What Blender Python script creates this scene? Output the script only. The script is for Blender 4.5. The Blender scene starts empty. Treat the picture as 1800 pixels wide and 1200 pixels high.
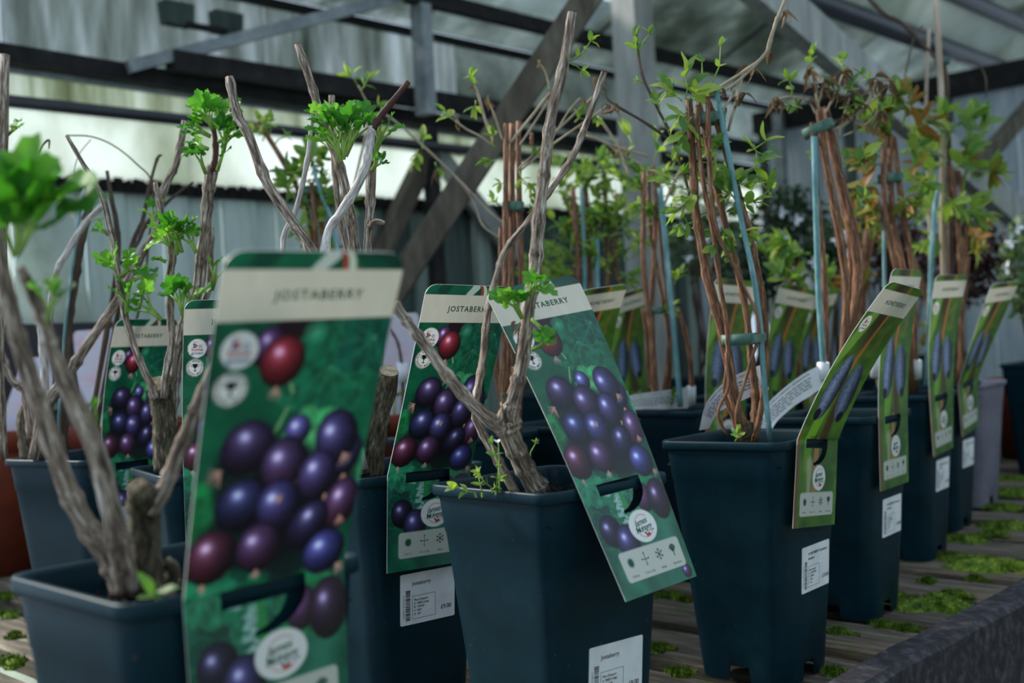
import bpy, bmesh, math, random
import numpy as np
from mathutils import Vector, Matrix

random.seed(7)
rng = np.random.default_rng(11)
SC = bpy.context.scene
COL = SC.collection

# ------------------------------------------------------------------ camera
F_PX, PITCH, ROLL, ZC = 2000.0, math.radians(.05), math.radians(3.19), .3788
cam_data = bpy.data.cameras.new('camera')
cam = bpy.data.objects.new('camera', cam_data)
COL.objects.link(cam)
cam_data.sensor_width = 36.0
cam_data.lens = 36.0 * F_PX / 1800.0
cam_data.clip_start = .02
cam_data.dof.use_dof = True
cam_data.dof.focus_distance = 1.06
cam_data.dof.aperture_fstop = 5.4
_fw = Vector((0, math.cos(PITCH), -math.sin(PITCH)))
_e = Vector((1, 0, 0)); _u = Vector((0, math.sin(PITCH), math.cos(PITCH)))
_c, _s = math.cos(ROLL), math.sin(ROLL)
_right = _e * _c - _u * _s
_upv = _e * _s + _u * _c
m = Matrix((_right, _upv, -_fw)).transposed().to_4x4()
m.translation = Vector((0, 0, ZC))
cam.matrix_world = m
SC.camera = cam

# ------------------------------------------------------------------ light
world = bpy.data.worlds.new('sky')
SC.world = world
world.use_nodes = True
_bg = world.node_tree.nodes['Background']
_bg.inputs['Color'].default_value = (.64, .81, 1.0, 1)
_bg.inputs['Strength'].default_value = 1.02
sun_d = bpy.data.lights.new('sun', 'SUN')
sun_d.energy = 6.0
sun_d.angle = math.radians(11)
sun_d.color = (1.0, .95, .86)
sun = bpy.data.objects.new('sun', sun_d)
COL.objects.link(sun)
sun.rotation_euler = Vector((.76, -.30, -.60)).to_track_quat('-Z', 'Y').to_euler()
SC.view_settings.view_transform = 'Standard'
SC.view_settings.look = 'None'
SC.view_settings.exposure = 0.12
SC.view_settings.gamma = 1.0
SC.view_settings.use_curve_mapping = False
SC.cycles.max_bounces = 8
SC.cycles.transparent_max_bounces = 12
SC.cycles.use_denoising = True
SC.cycles.caustics_reflective = False
SC.cycles.caustics_refractive = False

# ------------------------------------------------------------------ pixel helpers (photo treated as 1800x1200)
def ray(px, py):
    x, y = px - 900.0, py - 600.0
    u = (x * _c - y * _s) / F_PX
    v = (x * _s + y * _c) / F_PX
    return Vector((u, 0, 0)) + _fw - _u * v
def at(px, py, d):
    return Vector((0, 0, ZC)) + ray(px, py) * d
AX = math.radians(43.5)                     # the house and the bench run this way
DL = Vector((math.sin(AX), math.cos(AX), 0))
DP = Vector((math.cos(AX), -math.sin(AX), 0))
def stz(s, t, z):
    return DL * s + DP * t + Vector((0, 0, z))
def on_t(px, py, t):                        # where the ray meets the upright plane t = const
    r = ray(px, py)
    return Vector((0, 0, ZC)) + r * (t / r.dot(DP))
def on_z(px, py, z):
    r = ray(px, py)
    return Vector((0, 0, ZC)) + r * ((z - ZC) / r.z)

# ------------------------------------------------------------------ object helpers
def empty(name, loc, label, cat, group=None):
    o = bpy.data.objects.new(name, None)
    COL.objects.link(o)
    o.empty_display_size = .05
    o.location = loc
    o['label'] = label; o['category'] = cat
    if group: o['group'] = group
    return o
def link(name, me, parent=None, mat=None, loc=None):
    o = bpy.data.objects.new(name, me)
    COL.objects.link(o)
    if mat is not None and not me.materials: me.materials.append(mat)
    if parent is not None: o.parent = parent
    if loc is not None: o.location = loc
    return o
def tag_it(o, label=None, cat=None, group=None, kind=None):
    if label: o['label'] = label
    if cat: o['category'] = cat
    if group: o['group'] = group
    if kind: o['kind'] = kind
    return o
def smooth(me, on=True):
    me.polygons.foreach_set('use_smooth', np.full(len(me.polygons), on))
    return me
def mesh(name, vs, fs, mat=None, sm=False):
    me = bpy.data.meshes.new(name)
    me.from_pydata([tuple(v) for v in vs], [], fs)
    if mat is not None: me.materials.append(mat)
    if sm: smooth(me)
    me.update()
    return me
class MB:
    """collects simple shapes of ONE part"""
    def __init__(self): self.v, self.f, self.g, self.grain = [], [], [], False
    def add(self, vs, fs):
        n = len(self.v)
        self.g += [tuple(x) for x in vs]
        self.v += [Vector(x) for x in vs]
        self.f += [[i + n for i in f] for f in fs]
        return self
    def bar(self, a, b, w, h, up=Vector((0, 0, 1))):
        a, b = Vector(a), Vector(b)
        d = (b - a).normalized()
        x = d.cross(up)
        x = x.normalized() if x.length > 1e-5 else Vector((1, 0, 0))
        y = x.cross(d).normalized()
        vs = [p + x * sx * w / 2 + y * sy * h / 2 for p in (a, b) for sx, sy in ((-1, -1), (1, -1), (1, 1), (-1, 1))]
        return self.add(vs, [[0, 1, 2, 3][::-1], [4, 5, 6, 7], [0, 1, 5, 4], [1, 2, 6, 5], [2, 3, 7, 6], [3, 0, 4, 7]])
    def slab(self, corners, n, th):
        """quad corners extruded by th along -n"""
        n = Vector(n).normalized()
        vs = [Vector(c) for c in corners] + [Vector(c) - n * th for c in corners]
        k = len(corners)
        return self.add(vs, [list(range(k)), list(range(2 * k - 1, k - 1, -1))] + [[i, i + k, (i + 1) % k + k, (i + 1) % k] for i in range(k)])
    def tube(self, pts, rad, sides=8, caps=True, jit=0, flat=None):
        pts = [Vector(p) for p in pts]
        n0 = len(self.v); N = len(pts)
        if not hasattr(rad, '__len__'): rad = [rad] * N
        prev = None; run = random.uniform(0, 5); ox = random.uniform(0, 5); self.grain = True
        for i, p in enumerate(pts):
            if i: run += (p - pts[i - 1]).length
            d = (pts[min(i + 1, N - 1)] - pts[max(i - 1, 0)]).normalized()
            if prev is None:
                x = d.cross(Vector((0, 1, 0)))
                x = x.normalized() if x.length > 1e-3 else Vector((1, 0, 0))
            else:
                x = prev - d * prev.dot(d)
                x.normalize()
            prev = x; y = d.cross(x)
            for k in range(sides):
                a = 2 * math.pi * k / sides
                r = rad[i] * (1 + (random.uniform(-jit, jit) if jit else 0))
                self.v.append(p + (x * math.cos(a) + y * math.sin(a)) * r)
                self.g.append((ox + math.cos(a) * rad[i], math.sin(a) * rad[i], run))
        for i in range(N - 1):
            for k in range(sides):
                a, b = n0 + i * sides + k, n0 + i * sides + (k + 1) % sides
                self.f.append([a, b, b + sides, a + sides])
        if caps:
            self.f.append([n0 + k for k in range(sides)][::-1])
            self.f.append([n0 + (N - 1) * sides + k for k in range(sides)])
        return self
    def build(self, name, mat, parent=None, origin=None, sm=False):
        o = Vector(origin) if origin is not None else Vector((0, 0, 0))
        me = mesh(name, [v - o for v in self.v], self.f, mat, sm)
        if self.grain and len(self.g) == len(self.v):     # runs along the stem, so bark grain follows every bend
            at_ = me.attributes.new('grain', 'FLOAT_VECTOR', 'POINT')
            at_.data.foreach_set('vector', np.array(self.g, np.float32).ravel())
        ob = link(name, me, parent)
        if parent is None and origin is not None: ob.location = o
        return ob
def crom(pts, n=4):
    """Catmull-Rom through tuples of any length"""
    P = [np.array(p, float) for p in pts]
    if len(P) < 3:
        return [P[0] + (P[-1] - P[0]) * i / n for i in range(n + 1)]
    P = [2 * P[0] - P[1]] + P + [2 * P[-1] - P[-2]]
    out = []
    for i in range(1, len(P) - 2):
        for k in range(n):
            t = k / n
            out.append(.5 * ((2 * P[i]) + (-P[i-1] + P[i+1]) * t + (2*P[i-1] - 5*P[i] + 4*P[i+1] - P[i+2]) * t*t + (-P[i-1] + 3*P[i] - 3*P[i+1] + P[i+2]) * t**3))
    out.append(P[-2])
    return out

# ------------------------------------------------------------------ materials
def lin(r, g, b):
    def f(c):
        c /= 255.0
        return c / 12.92 if c <= .04045 else ((c + .055) / 1.055) ** 2.4
    return (f(r), f(g), f(b), 1)
def new_mat(name):
    m = bpy.data.materials.new(name)
    m.use_nodes = True
    nt = m.node_tree
    return m, nt, nt.nodes['Principled BSDF']
def ramp(nt, fac, stops):
    r = nt.nodes.new('ShaderNodeValToRGB')
    els = r.color_ramp.elements
    while len(els) > 1: els.remove(els[-1])
    els[0].position, els[0].color = stops[0]
    for p, c in stops[1:]:
        e = els.new(p); e.color = c
    nt.links.new(fac, r.inputs[0])
    return r.outputs[0]
def noise(nt, scale, detail=4, rough=.6, coord='Object', stretch=None):
    if coord == 'grain':
        tc = nt.nodes.new('ShaderNodeAttribute'); tc.attribute_name = 'grain'; out = tc.outputs['Vector']
    else:
        tc = nt.nodes.new('ShaderNodeTexCoord'); out = tc.outputs[coord]
    if stretch:
        mp = nt.nodes.new('ShaderNodeMapping'); mp.inputs['Scale'].default_value = stretch
        nt.links.new(out, mp.inputs[0]); out = mp.outputs[0]
    n = nt.nodes.new('ShaderNodeTexNoise')
    n.inputs['Scale'].default_value = scale; n.inputs['Detail'].default_value = detail; n.inputs['Roughness'].default_value = rough
    nt.links.new(out, n.inputs['Vector'])
    return n.outputs['Fac']
def bump(nt, b, fac, strength=.4, dist=.002):
    bp = nt.nodes.new('ShaderNodeBump')
    bp.inputs['Strength'].default_value = strength; bp.inputs['Distance'].default_value = dist
    nt.links.new(fac, bp.inputs['Height']); nt.links.new(bp.outputs[0], b.inputs['Normal'])
def noisy(name, stops, scale=30, rough=.7, stretch=None, detail=5, bmp=.4, bdist=.002, spec=.3, coord='Object', metal=0):
    m, nt, b = new_mat(name)
    f = noise(nt, scale, detail, .65, coord, stretch)
    nt.links.new(ramp(nt, f, stops), b.inputs['Base Color'])
    b.inputs['Roughness'].default_value = rough
    b.inputs['Specular IOR Level'].default_value = spec
    b.inputs['Metallic'].default_value = metal
    if bmp: bump(nt, b, f, bmp, bdist)
    return m
def plain(name, col, rough=.6, spec=.3, metal=0):
    m, nt, b = new_mat(name)
    b.inputs['Base Color'].default_value = col
    b.inputs['Roughness'].default_value = rough
    b.inputs['Specular IOR Level'].default_value = spec
    b.inputs['Metallic'].default_value = metal
    return m
def leafy(name, stops, trans, scale=60, rough=.45, tfac=.45):
    """leaf: glossy diffuse mixed with translucency, colour varies by leaf and over the blade"""
    m, nt, b = new_mat(name)
    oi = nt.nodes.new('ShaderNodeObjectInfo')
    f = noise(nt, scale, 3, .5)
    mx = nt.nodes.new('ShaderNodeMath'); mx.operation = 'MULTIPLY_ADD'
    nt.links.new(oi.outputs['Random'], mx.inputs[0]); mx.inputs[1].default_value = .6
    ad = nt.nodes.new('ShaderNodeMath'); ad.operation = 'MULTIPLY_ADD'
    nt.links.new(f, ad.inputs[0]); ad.inputs[1].default_value = .5; ad.inputs[2].default_value = -.05
    nt.links.new(ad.outputs[0], mx.inputs[2])
    col = ramp(nt, mx.outputs[0], stops)
    nt.links.new(col, b.inputs['Base Color'])
    b.inputs['Roughness'].default_value = rough
    b.inputs['Specular IOR Level'].default_value = .35
    tr = nt.nodes.new('ShaderNodeBsdfTranslucent')
    mc = nt.nodes.new('ShaderNodeMix'); mc.data_type = 'RGBA'; mc.blend_type = 'MULTIPLY'
    mc.inputs['Factor'].default_value = 1.0
    nt.links.new(col, mc.inputs['A']); mc.inputs['B'].default_value = trans
    nt.links.new(mc.outputs['Result'], tr.inputs['Color'])
    ms = nt.nodes.new('ShaderNodeMixShader'); ms.inputs[0].default_value = tfac
    nt.links.new(b.outputs[0], ms.inputs[1]); nt.links.new(tr.outputs[0], ms.inputs[2])
    nt.links.new(ms.outputs[0], nt.nodes['Material Output'].inputs['Surface'])
    return m

M = {}
def make_pot_mat():
    m, nt, b = new_mat('teal_plastic')
    f = noise(nt, 9, 6, .7)
    g = noise(nt, 220, 2, .5)
    c1 = ramp(nt, f, [(.35, lin(4, 30, 38)), (.60, lin(6, 40, 51)), (.78, lin(18, 57, 68))])
    c2 = ramp(nt, g, [(.74, (0, 0, 0, 1)), (.79, (1, 1, 1, 1))])
    mx = nt.nodes.new('ShaderNodeMix'); mx.data_type = 'RGBA'
    nt.links.new(c2, mx.inputs['Factor']); nt.links.new(c1, mx.inputs['A']); mx.inputs['B'].default_value = lin(60, 84, 90)
    nt.links.new(mx.outputs['Result'], b.inputs['Base Color'])
    nt.links.new(ramp(nt, f, [(.3, (.36, .36, .36, 1)), (.8, (.55, .55, .55, 1))]), b.inputs['Roughness'])
    b.inputs['Specular IOR Level'].default_value = .16
    return m
M['pot'] = make_pot_mat()
M['grey_pot'] = noisy('lilac_grey_plastic', [(.3, lin(92, 90, 104)), (.7, lin(122, 120, 134))], 12, .55, bmp=0)
M['terracotta'] = noisy('terracotta_plastic', [(.3, lin(88, 36, 22)), (.7, lin(122, 52, 32))], 14, .6, bmp=0)
M['soil'] = noisy('compost', [(.3, lin(12, 9, 8)), (.55, lin(40, 31, 25)), (.8, lin(84, 68, 54))], 160, .95, bmp=1, bdist=.006)
M['bark'] = noisy('grey_brown_bark', [(.32, lin(36, 28, 24)), (.44, lin(98, 82, 70)), (.55, lin(148, 132, 117)), (.70, lin(224, 216, 204))], 420, .75, (1, 1, .10), bmp=.8, bdist=.0012, coord='grain')
M['bark_moss'] = noisy('mossy_bark', [(.30, lin(26, 23, 19)), (.46, lin(70, 62, 48)), (.60, lin(104, 96, 74)), (.76, lin(166, 156, 130))], 330, .85, (1, 1, .25), bmp=1, bdist=.002, coord='grain')
M['bark_pale'] = noisy('pale_bark', [(.30, lin(98, 88, 84)), (.46, lin(170, 160, 154)), (.66, lin(228, 223, 220))], 420, .7, (1, 1, .10), bmp=.7, bdist=.001, coord='grain')
M['bark_red'] = noisy('red_brown_bark', [(.30, lin(36, 22, 17)), (.44, lin(92, 60, 43)), (.57, lin(140, 98, 70)), (.74, lin(198, 164, 132))], 520, .6, (1, 1, .07), bmp=.7, bdist=.001, coord='grain')
M['tip_red'] = noisy('dark_red_bark', [(.3, lin(46, 24, 24)), (.7, lin(98, 60, 54))], 120, .6, (1, 1, .2), bmp=.4, bdist=.001, coord='grain')
M['heartwood'] = noisy('sawn_wood', [(.3, lin(118, 104, 82)), (.7, lin(178, 164, 138))], 160, .85, bmp=.3, bdist=.001)
M['twig'] = noisy('straw_twig', [(.3, lin(120, 104, 84)), (.7, lin(186, 172, 148))], 120, .8, (1, 1, .2), bmp=.3, bdist=.001, coord='grain')
M['twig_dark'] = noisy('dark_twig', [(.3, lin(52, 42, 36)), (.7, lin(104, 86, 72))], 120, .8, (1, 1, .2), bmp=.3, bdist=.001, coord='grain')
M['cane'] = noisy('blue_green_cane', [(.3, lin(72, 114, 118)), (.55, lin(108, 150, 154)), (.75, lin(166, 194, 196))], 90, .6, (1, 1, .3), bmp=.2, bdist=.0005, coord='grain')
M['bamboo'] = noisy('bamboo', [(.3, lin(150, 130, 112)), (.7, lin(198, 180, 160))], 60, .6, (1, 1, .2), bmp=.2, bdist=.0005, coord='grain')
M['tie'] = noisy('dark_green_tie', [(.3, lin(58, 90, 82)), (.7, lin(92, 122, 106))], 40, .5, bmp=0)
M['josta_leaf'] = leafy('jostaberry_leaf', [(.05, lin(40, 100, 36)), (.45, lin(80, 146, 52)), (.9, lin(138, 188, 78))], (1.15, 1.3, .5, 1), tfac=.5)
M['shoot'] = noisy('green_shoot', [(.3, lin(92, 134, 48)), (.7, lin(150, 176, 84))], 60, .5, bmp=0)
M['honey_leaf'] = leafy('honeyberry_leaf', [(.05, lin(62, 106, 58)), (.4, lin(112, 150, 76)), (.7, lin(158, 180, 86)), (.95, lin(200, 204, 112))], (1.1, 1.2, .5, 1), tfac=.5)
M['bronze_leaf'] = leafy('bronze_leaf', [(.05, lin(88, 104, 44)), (.4, lin(132, 132, 56)), (.7, lin(154, 112, 62)), (.95, lin(176, 122, 70))], (1.1, 1.05, .6, 1), tfac=.4)
M['dead_leaf'] = leafy('dry_leaf', [(.1, lin(62, 48, 38)), (.5, lin(116, 94, 72)), (.9, lin(164, 140, 108))], (1, .9, .7, 1), tfac=.25, rough=.8)
M['dark_leaf'] = leafy('dark_shrub_leaf', [(.1, lin(26, 46, 30)), (.5, lin(58, 84, 52)), (.9, lin(104, 128, 84))], (1, 1.1, .6, 1), tfac=.3)
M['red_leaf'] = leafy('dark_red_leaf', [(.1, lin(30, 14, 14)), (.5, lin(62, 28, 26)), (.9, lin(98, 50, 42))], (1, .7, .6, 1), tfac=.25)
M['flower'] = plain('white_petal', lin(226, 228, 232), .6)
M['paper'] = noisy('white_paper', [(.3, lin(206, 208, 214)), (.7, lin(232, 233, 236))], 30, .7, bmp=0)
M['card_edge'] = plain('white_card_edge', lin(206, 206, 196), .7)
M['ink'] = plain('black_ink', lin(26, 26, 30), .6)
M['ink_grey'] = plain('grey_ink', lin(86, 88, 96), .6)
M['ink_green'] = plain('green_ink', lin(20, 84, 62), .6)
M['ink_red'] = plain('red_ink', lin(184, 44, 44), .6)
M['ink_blue'] = plain('blue_ink', lin(52, 92, 160), .6)
M['ink_pink'] = plain('pink_ink', lin(214, 150, 150), .6)
# ================================================================== the greenhouse
def sheet_mat(name, c_dark, c_mid, c_lite, trans, streak, opac_lo=.55, opac_hi=.95, scale=3.0, algae=None):
    """dirty translucent glazing: partly clear, partly milky, streaked with algae"""
    m, nt, b = new_mat(name)
    f = noise(nt, scale, 6, .65, 'Object', streak)
    g = noise(nt, 1.3, 3, .5, 'Object')
    col = ramp(nt, f, [(.3, c_dark), (.5, c_mid), (.68, c_lite)])
    nt.links.new(col, b.inputs['Base Color'])
    b.inputs['Roughness'].default_value = .45
    tr = nt.nodes.new('ShaderNodeBsdfTranslucent'); nt.links.new(col, tr.inputs['Color'])
    m1 = nt.nodes.new('ShaderNodeMixShader'); m1.inputs[0].default_value = trans
    nt.links.new(b.outputs[0], m1.inputs[1]); nt.links.new(tr.outputs[0], m1.inputs[2])
    tp = nt.nodes.new('ShaderNodeBsdfTransparent'); tp.inputs['Color'].default_value = (.9, .95, .95, 1)
    m2 = nt.nodes.new('ShaderNodeMixShader')
    o = ramp(nt, g, [(.35, (opac_hi,) * 3 + (1,)), (.65, (opac_lo,) * 3 + (1,))])
    nt.links.new(o, m2.inputs[0])
    nt.links.new(tp.outputs[0], m2.inputs[1]); nt.links.new(m1.outputs[0], m2.inputs[2])
    nt.links.new(m2.outputs[0], nt.nodes['Material Output'].inputs['Surface'])
    return m
M['milky'] = sheet_mat('milky_polycarbonate', lin(176, 184, 168), lin(224, 230, 224), lin(240, 244, 242), .8, (1, 1, .5), .97, 1.0, 2.5)
M['milky_algae'] = sheet_mat('algae_streaked_polycarbonate', lin(112, 120, 84), lin(192, 200, 186), lin(222, 228, 226), .75, (7, 7, .7), .95, 1.0, 2.2)
M['roofglass'] = sheet_mat('dirty_roof_glazing', lin(58, 66, 56), lin(100, 110, 102), lin(140, 150, 146), .66, (3, 3, 3), .55, .97, 1.6)
M['roofglass_streak'] = sheet_mat('streaked_roof_glazing', lin(78, 88, 74), lin(140, 149, 148), lin(186, 194, 200), .72, (9, 9, 1.2), .8, .98, 1.5)
M['dark_beam'] = noisy('dark_weathered_timber', [(.3, lin(18, 18, 18)), (.6, lin(38, 38, 37)), (.85, lin(70, 70, 66))], 20, .85, (1, 1, 1), bmp=.3)
M['black_pipe'] = noisy('black_pipe_plastic', [(.3, lin(26, 28, 34)), (.7, lin(44, 46, 54))], 8, .42, bmp=0, spec=.5)
M['grey_metal'] = noisy('grey_galvanised_metal', [(.3, lin(104, 112, 116)), (.55, lin(142, 150, 152)), (.8, lin(176, 180, 178))], 14, .5, bmp=.1, metal=.25)
M['old_wood'] = noisy('grey_brown_timber', [(.25, lin(48, 44, 37)), (.5, lin(88, 82, 70)), (.8, lin(122, 114, 98))], 26, .85, (1, 1, .25), bmp=.5)
M['pale_wood'] = noisy('pale_grey_timber', [(.3, lin(128, 131, 126)), (.7, lin(172, 175, 170))], 26, .8, (1, 1, .2), bmp=.4)
M['board_green'] = noisy('grey_green_board', [(.3, lin(92, 108, 98)), (.55, lin(134, 150, 140)), (.8, lin(164, 176, 170))], 7, .8, (3, 3, .4), bmp=.2)
M['board_blue'] = noisy('pale_blue_grey_board', [(.3, lin(146, 160, 168)), (.7, lin(196, 206, 212))], 7, .8, (3, 3, .4), bmp=.2)
M['board_mint'] = noisy('pale_mint_board', [(.3, lin(158, 178, 168)), (.7, lin(206, 218, 210))], 7, .8, (3, 3, .4), bmp=.2)
M['board_dark'] = noisy('dark_green_grey_board', [(.3, lin(44, 56, 54)), (.7, lin(84, 98, 92))], 7, .8, (3, 3, .4), bmp=.2)
M['gravel'] = noisy('damp_gravel', [(.3, lin(36, 34, 32)), (.55, lin(76, 72, 66)), (.8, lin(118, 112, 102))], 40, .95, bmp=.8, bdist=.01)
M['ragged'] = noisy('black_rotten_timber', [(.3, lin(10, 10, 10)), (.8, lin(34, 32, 29))], 30, .9)

TW = -2.64                    # plane of the long left wall
def struct(o):
    o['kind'] = 'structure'; return o
fl = MB().slab([stz(-1.5, -4, -.75), stz(9, -4, -.75), stz(9, 3, -.75), stz(-1.5, 3, -.75)][::-1], (0, 0, 1), .05)
struct(fl.build('floor', M['gravel']))

# long left wall: timber plate, then every sheet and board as a piece of its own
wl = struct(MB().bar(stz(.4, TW - .02, .815), stz(4.4, TW - .02, .815), .05, .025).build('wall_left', M['ragged']))
def panel(parent, name, mat, s0, s1, t, z0, z1, th=.012):
    return MB().slab([stz(s0, t, z0), stz(s1, t, z0), stz(s1, t, z1), stz(s0, t, z1)], -DP, -th).build(name, mat, parent)
s = .4; k = 0
while s < 4.3:
    panel(wl, 'glazing_panel', M['milky'], s, s + .595, TW, .83, 1.00)
    panel(wl, 'glazing_panel', M['milky_algae'], s, s + .595, TW + .004, .985, 1.075)
    s += .6
s = .4
bm_ = ['board_green', 'board_green', 'board_blue', 'board_green', 'board_dark', 'board_green', 'board_blue', 'board_dark']
while s < 4.3:
    w = .105 if k % 3 else .07
    m_ = M[bm_[k % 8]]
    if s < 1.95: m_ = M['milky'] if (s < 1.2 and k % 2) else M['board_mint']
    elif s > 2.35 and s < 3.4: m_ = M['board_dark'] if k % 3 else M['board_green']
    panel(wl, 'board', m_, s, s + w - .006, TW - .012 * (k % 2), -.75, .805, .02)
    s += w; k += 1
# far end wall, pale upright boards
we = struct(MB().bar(stz(4.42, TW, 1.27), stz(4.42, 1.6, 1.27), .06, .09).build('wall_end', M['dark_beam']))
t_ = TW; k = 0
while t_ < 1.4:
    w = .12 if k % 4 else .05
    mm = M['board_blue'] if k % 4 else M['board_dark']
    MB().slab([stz(4.43, t_, -.75), stz(4.43, t_ + w - .008, -.75), stz(4.43, t_ + w - .008, 1.24), stz(4.43, t_, 1.24)], -DL, .02).build('board', mm, we)
    t_ += w; k += 1

# unseen wall behind the camera, added to hold back sky light from that side
struct(MB().slab([stz(-3, 1.6, -.75), stz(5.05, 1.6, -.75), stz(5.05, 1.6, .85), stz(-3, 1.6, .85)], -DP, -.05).build('wall_sky_block', M['board_green']))

# roof: sloping glazing sheets that rise from the wall towards the middle of the house
RS = .44
def roof_z(t): return 1.38 + (t - TW) * RS
rn = (Vector((0, 0, 1)) - DP * RS).normalized()
ce = struct(MB().bar(stz(.2, TW - .02, 1.365), stz(6.4, TW - .02, 1.365), .03, .02).build('ceiling', M['dark_beam']))
s = .4; k = 0                      # upright glazing between the eaves and the roof
while s < 6.2:
    panel(wl, 'glazing_panel', M['roofglass_streak'] if s < 2.6 else M['roofglass'], s, s + .735, TW - .03, 1.10, 1.385, .006)
    s += .74
s = .2; k = 0
while s < 6.3:
    mm = M['roofglass_streak'] if s < 2.2 else M['roofglass']
    te = -2.36 if s < 2.9 else -.95          # near sheets stop short, an opening made so sun reaches the bench
    MB().slab([stz(s, TW, roof_z(TW)), stz(s + .735, TW, roof_z(TW)), stz(s + .735, te, roof_z(te)), stz(s, te, roof_z(te))], rn, .006).build('glazing_panel', mm, ce)
    if k % 1 == 0:
        MB().bar(stz(s, TW, roof_z(TW) + .012), stz(s, te, roof_z(te) + .012), .022, .018).build('glazing_bar', M['grey_metal'], ce)
    s += .74; k += 1
def on_roof(px, py, drop=.02):
    r = ray(px, py); o = Vector((0, 0, ZC))
    p0 = stz(0, TW, roof_z(TW) - drop)
    return o + r * ((p0 - o).dot(rn) / r.dot(rn))
def beam(name, a, b, w, h, mat, label, cat, up=Vector((0, 0, 1)), group=None):
    a, b = Vector(a), Vector(b)
    o = MB().bar(a, b, w, h, up).build(name, mat, None, (a if a.z < b.z else b))
    tag_it(o, label, cat, group)
    return o
def pipe(name, pts, r, mat, label, cat, sides=14):
    o = MB().tube(pts, r, sides).build(name, mat, None, pts[0], True)
    return tag_it(o, label, cat)
# eaves beams and pipes along the wall
beam('eaves_beam', on_t(-60, 86, TW + .05), on_t(1330, 303, TW + .05), .05, .042, M['dark_beam'], 'dark weathered timber beam along the eaves above the milky wall sheets', 'beam')
beam('roof_purlin', on_t(300, 108, TW + .098), on_t(1330, 262, TW + .098), .05, .05, M['dark_beam'], 'blackened timber purlin just above the eaves beam', 'beam')
beam('drip_rail', on_t(-60, 112, TW + .03), on_t(1330, 312, TW + .03), .015, .012, M['grey_metal'], 'thin grey metal drip rail under the eaves beam', 'rail')
pipe('irrigation_pipe', [on_t(x, 176 + .107 * x, TW + .14) for x in (-60, 400, 900, 1300)], .0145, M['black_pipe'], 'long black irrigation pipe running along the milky wall sheets', 'pipe')
# ragged rotten edge under the milky sheets
rb = MB(); random.seed(3)
s_ = .5
while s_ < 4.3:
    w = random.uniform(.02, .05)
    rb.slab([stz(s_, TW + .016, .80), stz(s_ + w, TW + .016, .80), stz(s_ + w * .8, TW + .016, .828 + random.uniform(0, .009)), stz(s_ + w * .2, TW + .016, .828 + random.uniform(0, .009))], -DP, -.015)
    s_ += w
tag_it(rb.build('rotten_edging', M['ragged'], wl), kind='stuff')
# roof members
TR = -2.470                    # where a purlin fits just under the sloping sheets
beam('roof_channel', on_t(225, 118, TW + .085), on_t(706, -6, TR - .006), .034, .03, M['grey_metal'], 'pale grey metal channel crossing the streaked roof glazing at a slant', 'beam')
beam('long_purlin', on_t(560, -47, TR), on_t(1430, 162, TR), .034, .044, M['dark_beam'], 'long dark purlin under the mottled roof glazing behind the posts', 'beam')
mp_ = on_t(744, 100, TW + .165); mp_.z = 0
beam('metal_post', mp_ + Vector((0, 0, 1.06)), mp_ + Vector((0, 0, on_t(745, -2, TR).z - .018)), .05, .04, M['grey_metal'], 'grey galvanised metal post rising from the eaves beam to the roof', 'post', DL)
sp_ = on_t(764, 400, TW + .085); sp_.z = 0
beam('metal_post', sp_ + Vector((0, 0, -.752)), sp_ + Vector((0, 0, 1.045)), .03, .046, M['dark_beam'], 'slim dark post below the eaves beside the wooden brace', 'post', DL)
tb0, tb1 = at(452, 873, 2.42), at(1180, -228, 2.28)
td_ = (tb1 - tb0) / (tb1.z - tb0.z)          # from the bench boards up to the ridge
beam('timber_brace', tb0 - td_ * (tb0.z + .004), tb1 + td_ * (2.075 - tb1.z), .055, .035, M['old_wood'], 'thick grey-brown wooden brace slanting up from the bench to the roof', 'beam', Vector((0, 1, 0)))
beam('timber_brace', on_t(648, 485, TW + .012), on_t(756, 262, TW + .085), .04, .056, M['old_wood'], 'short wooden brace meeting the slim post behind the jostaberry stems', 'beam', DL)
beam('timber_brace', on_t(905, 447, TW + .012), on_t(764, 266, TW + .085), .036, .056, M['pale_wood'], 'short pale brace falling away from the slim post', 'beam', DL)
pp_ = on_t(1130, 365, -2.2); pp_.z = 0
beam('timber_post', pp_ + Vector((0, 0, -.004)), pp_ + Vector((0, 0, roof_z(-2.2) + .01)), .09, .10, M['pale_wood'], 'square pale grey timber post standing behind the leafy honeyberries', 'post', DL)
beam('steel_post', stz(4.375, -2.5, -.752), stz(4.375, -2.5, 1.29), .04, .04, M['grey_metal'], 'grey post before the pale upright boards', 'post', DL)
bb0, bb1 = on_t(1340, -20, -1.42), on_t(1815, 401, -1.42)
bd_ = bb1 - bb0
bl_ = bb0 + bd_ * ((4.425 - bb0.dot(DL)) / bd_.dot(DL))      # its foot is nailed to the end wall
bu_ = bb0 + bd_ * ((1.875 - bb0.z) / bd_.z)                  # its head meets the rail across the roof opening
beam('timber_brace', bl_, bu_, .045, .105, M['pale_wood'], 'broad weathered brace board falling from the roof past the tall bamboo cane', 'beam', DL)
beam('opening_rail', stz(-.6, -1.42, roof_z(-1.42) - .0355), stz(6.3, -1.42, roof_z(-1.42) - .0355), .04, .04, M['dark_beam'], 'dark rail across the opening made in the roof for the sun above the bench', 'beam')
beam('ridge_beam', stz(-.6, -.955, roof_z(-.955) - .0495), stz(6.3, -.955, roof_z(-.955) - .0495), .05, .06, M['dark_beam'], 'dark ridge beam at the top edge of the roof sheets', 'beam')
beam('roof_strut', on_t(1712, 300, -1.39), on_t(1851, 140, -1.39), .035, .05, M['old_wood'], 'thin wooden strut rising from the broad brace board to the end wall', 'beam', DL)
TP = -1.75
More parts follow.
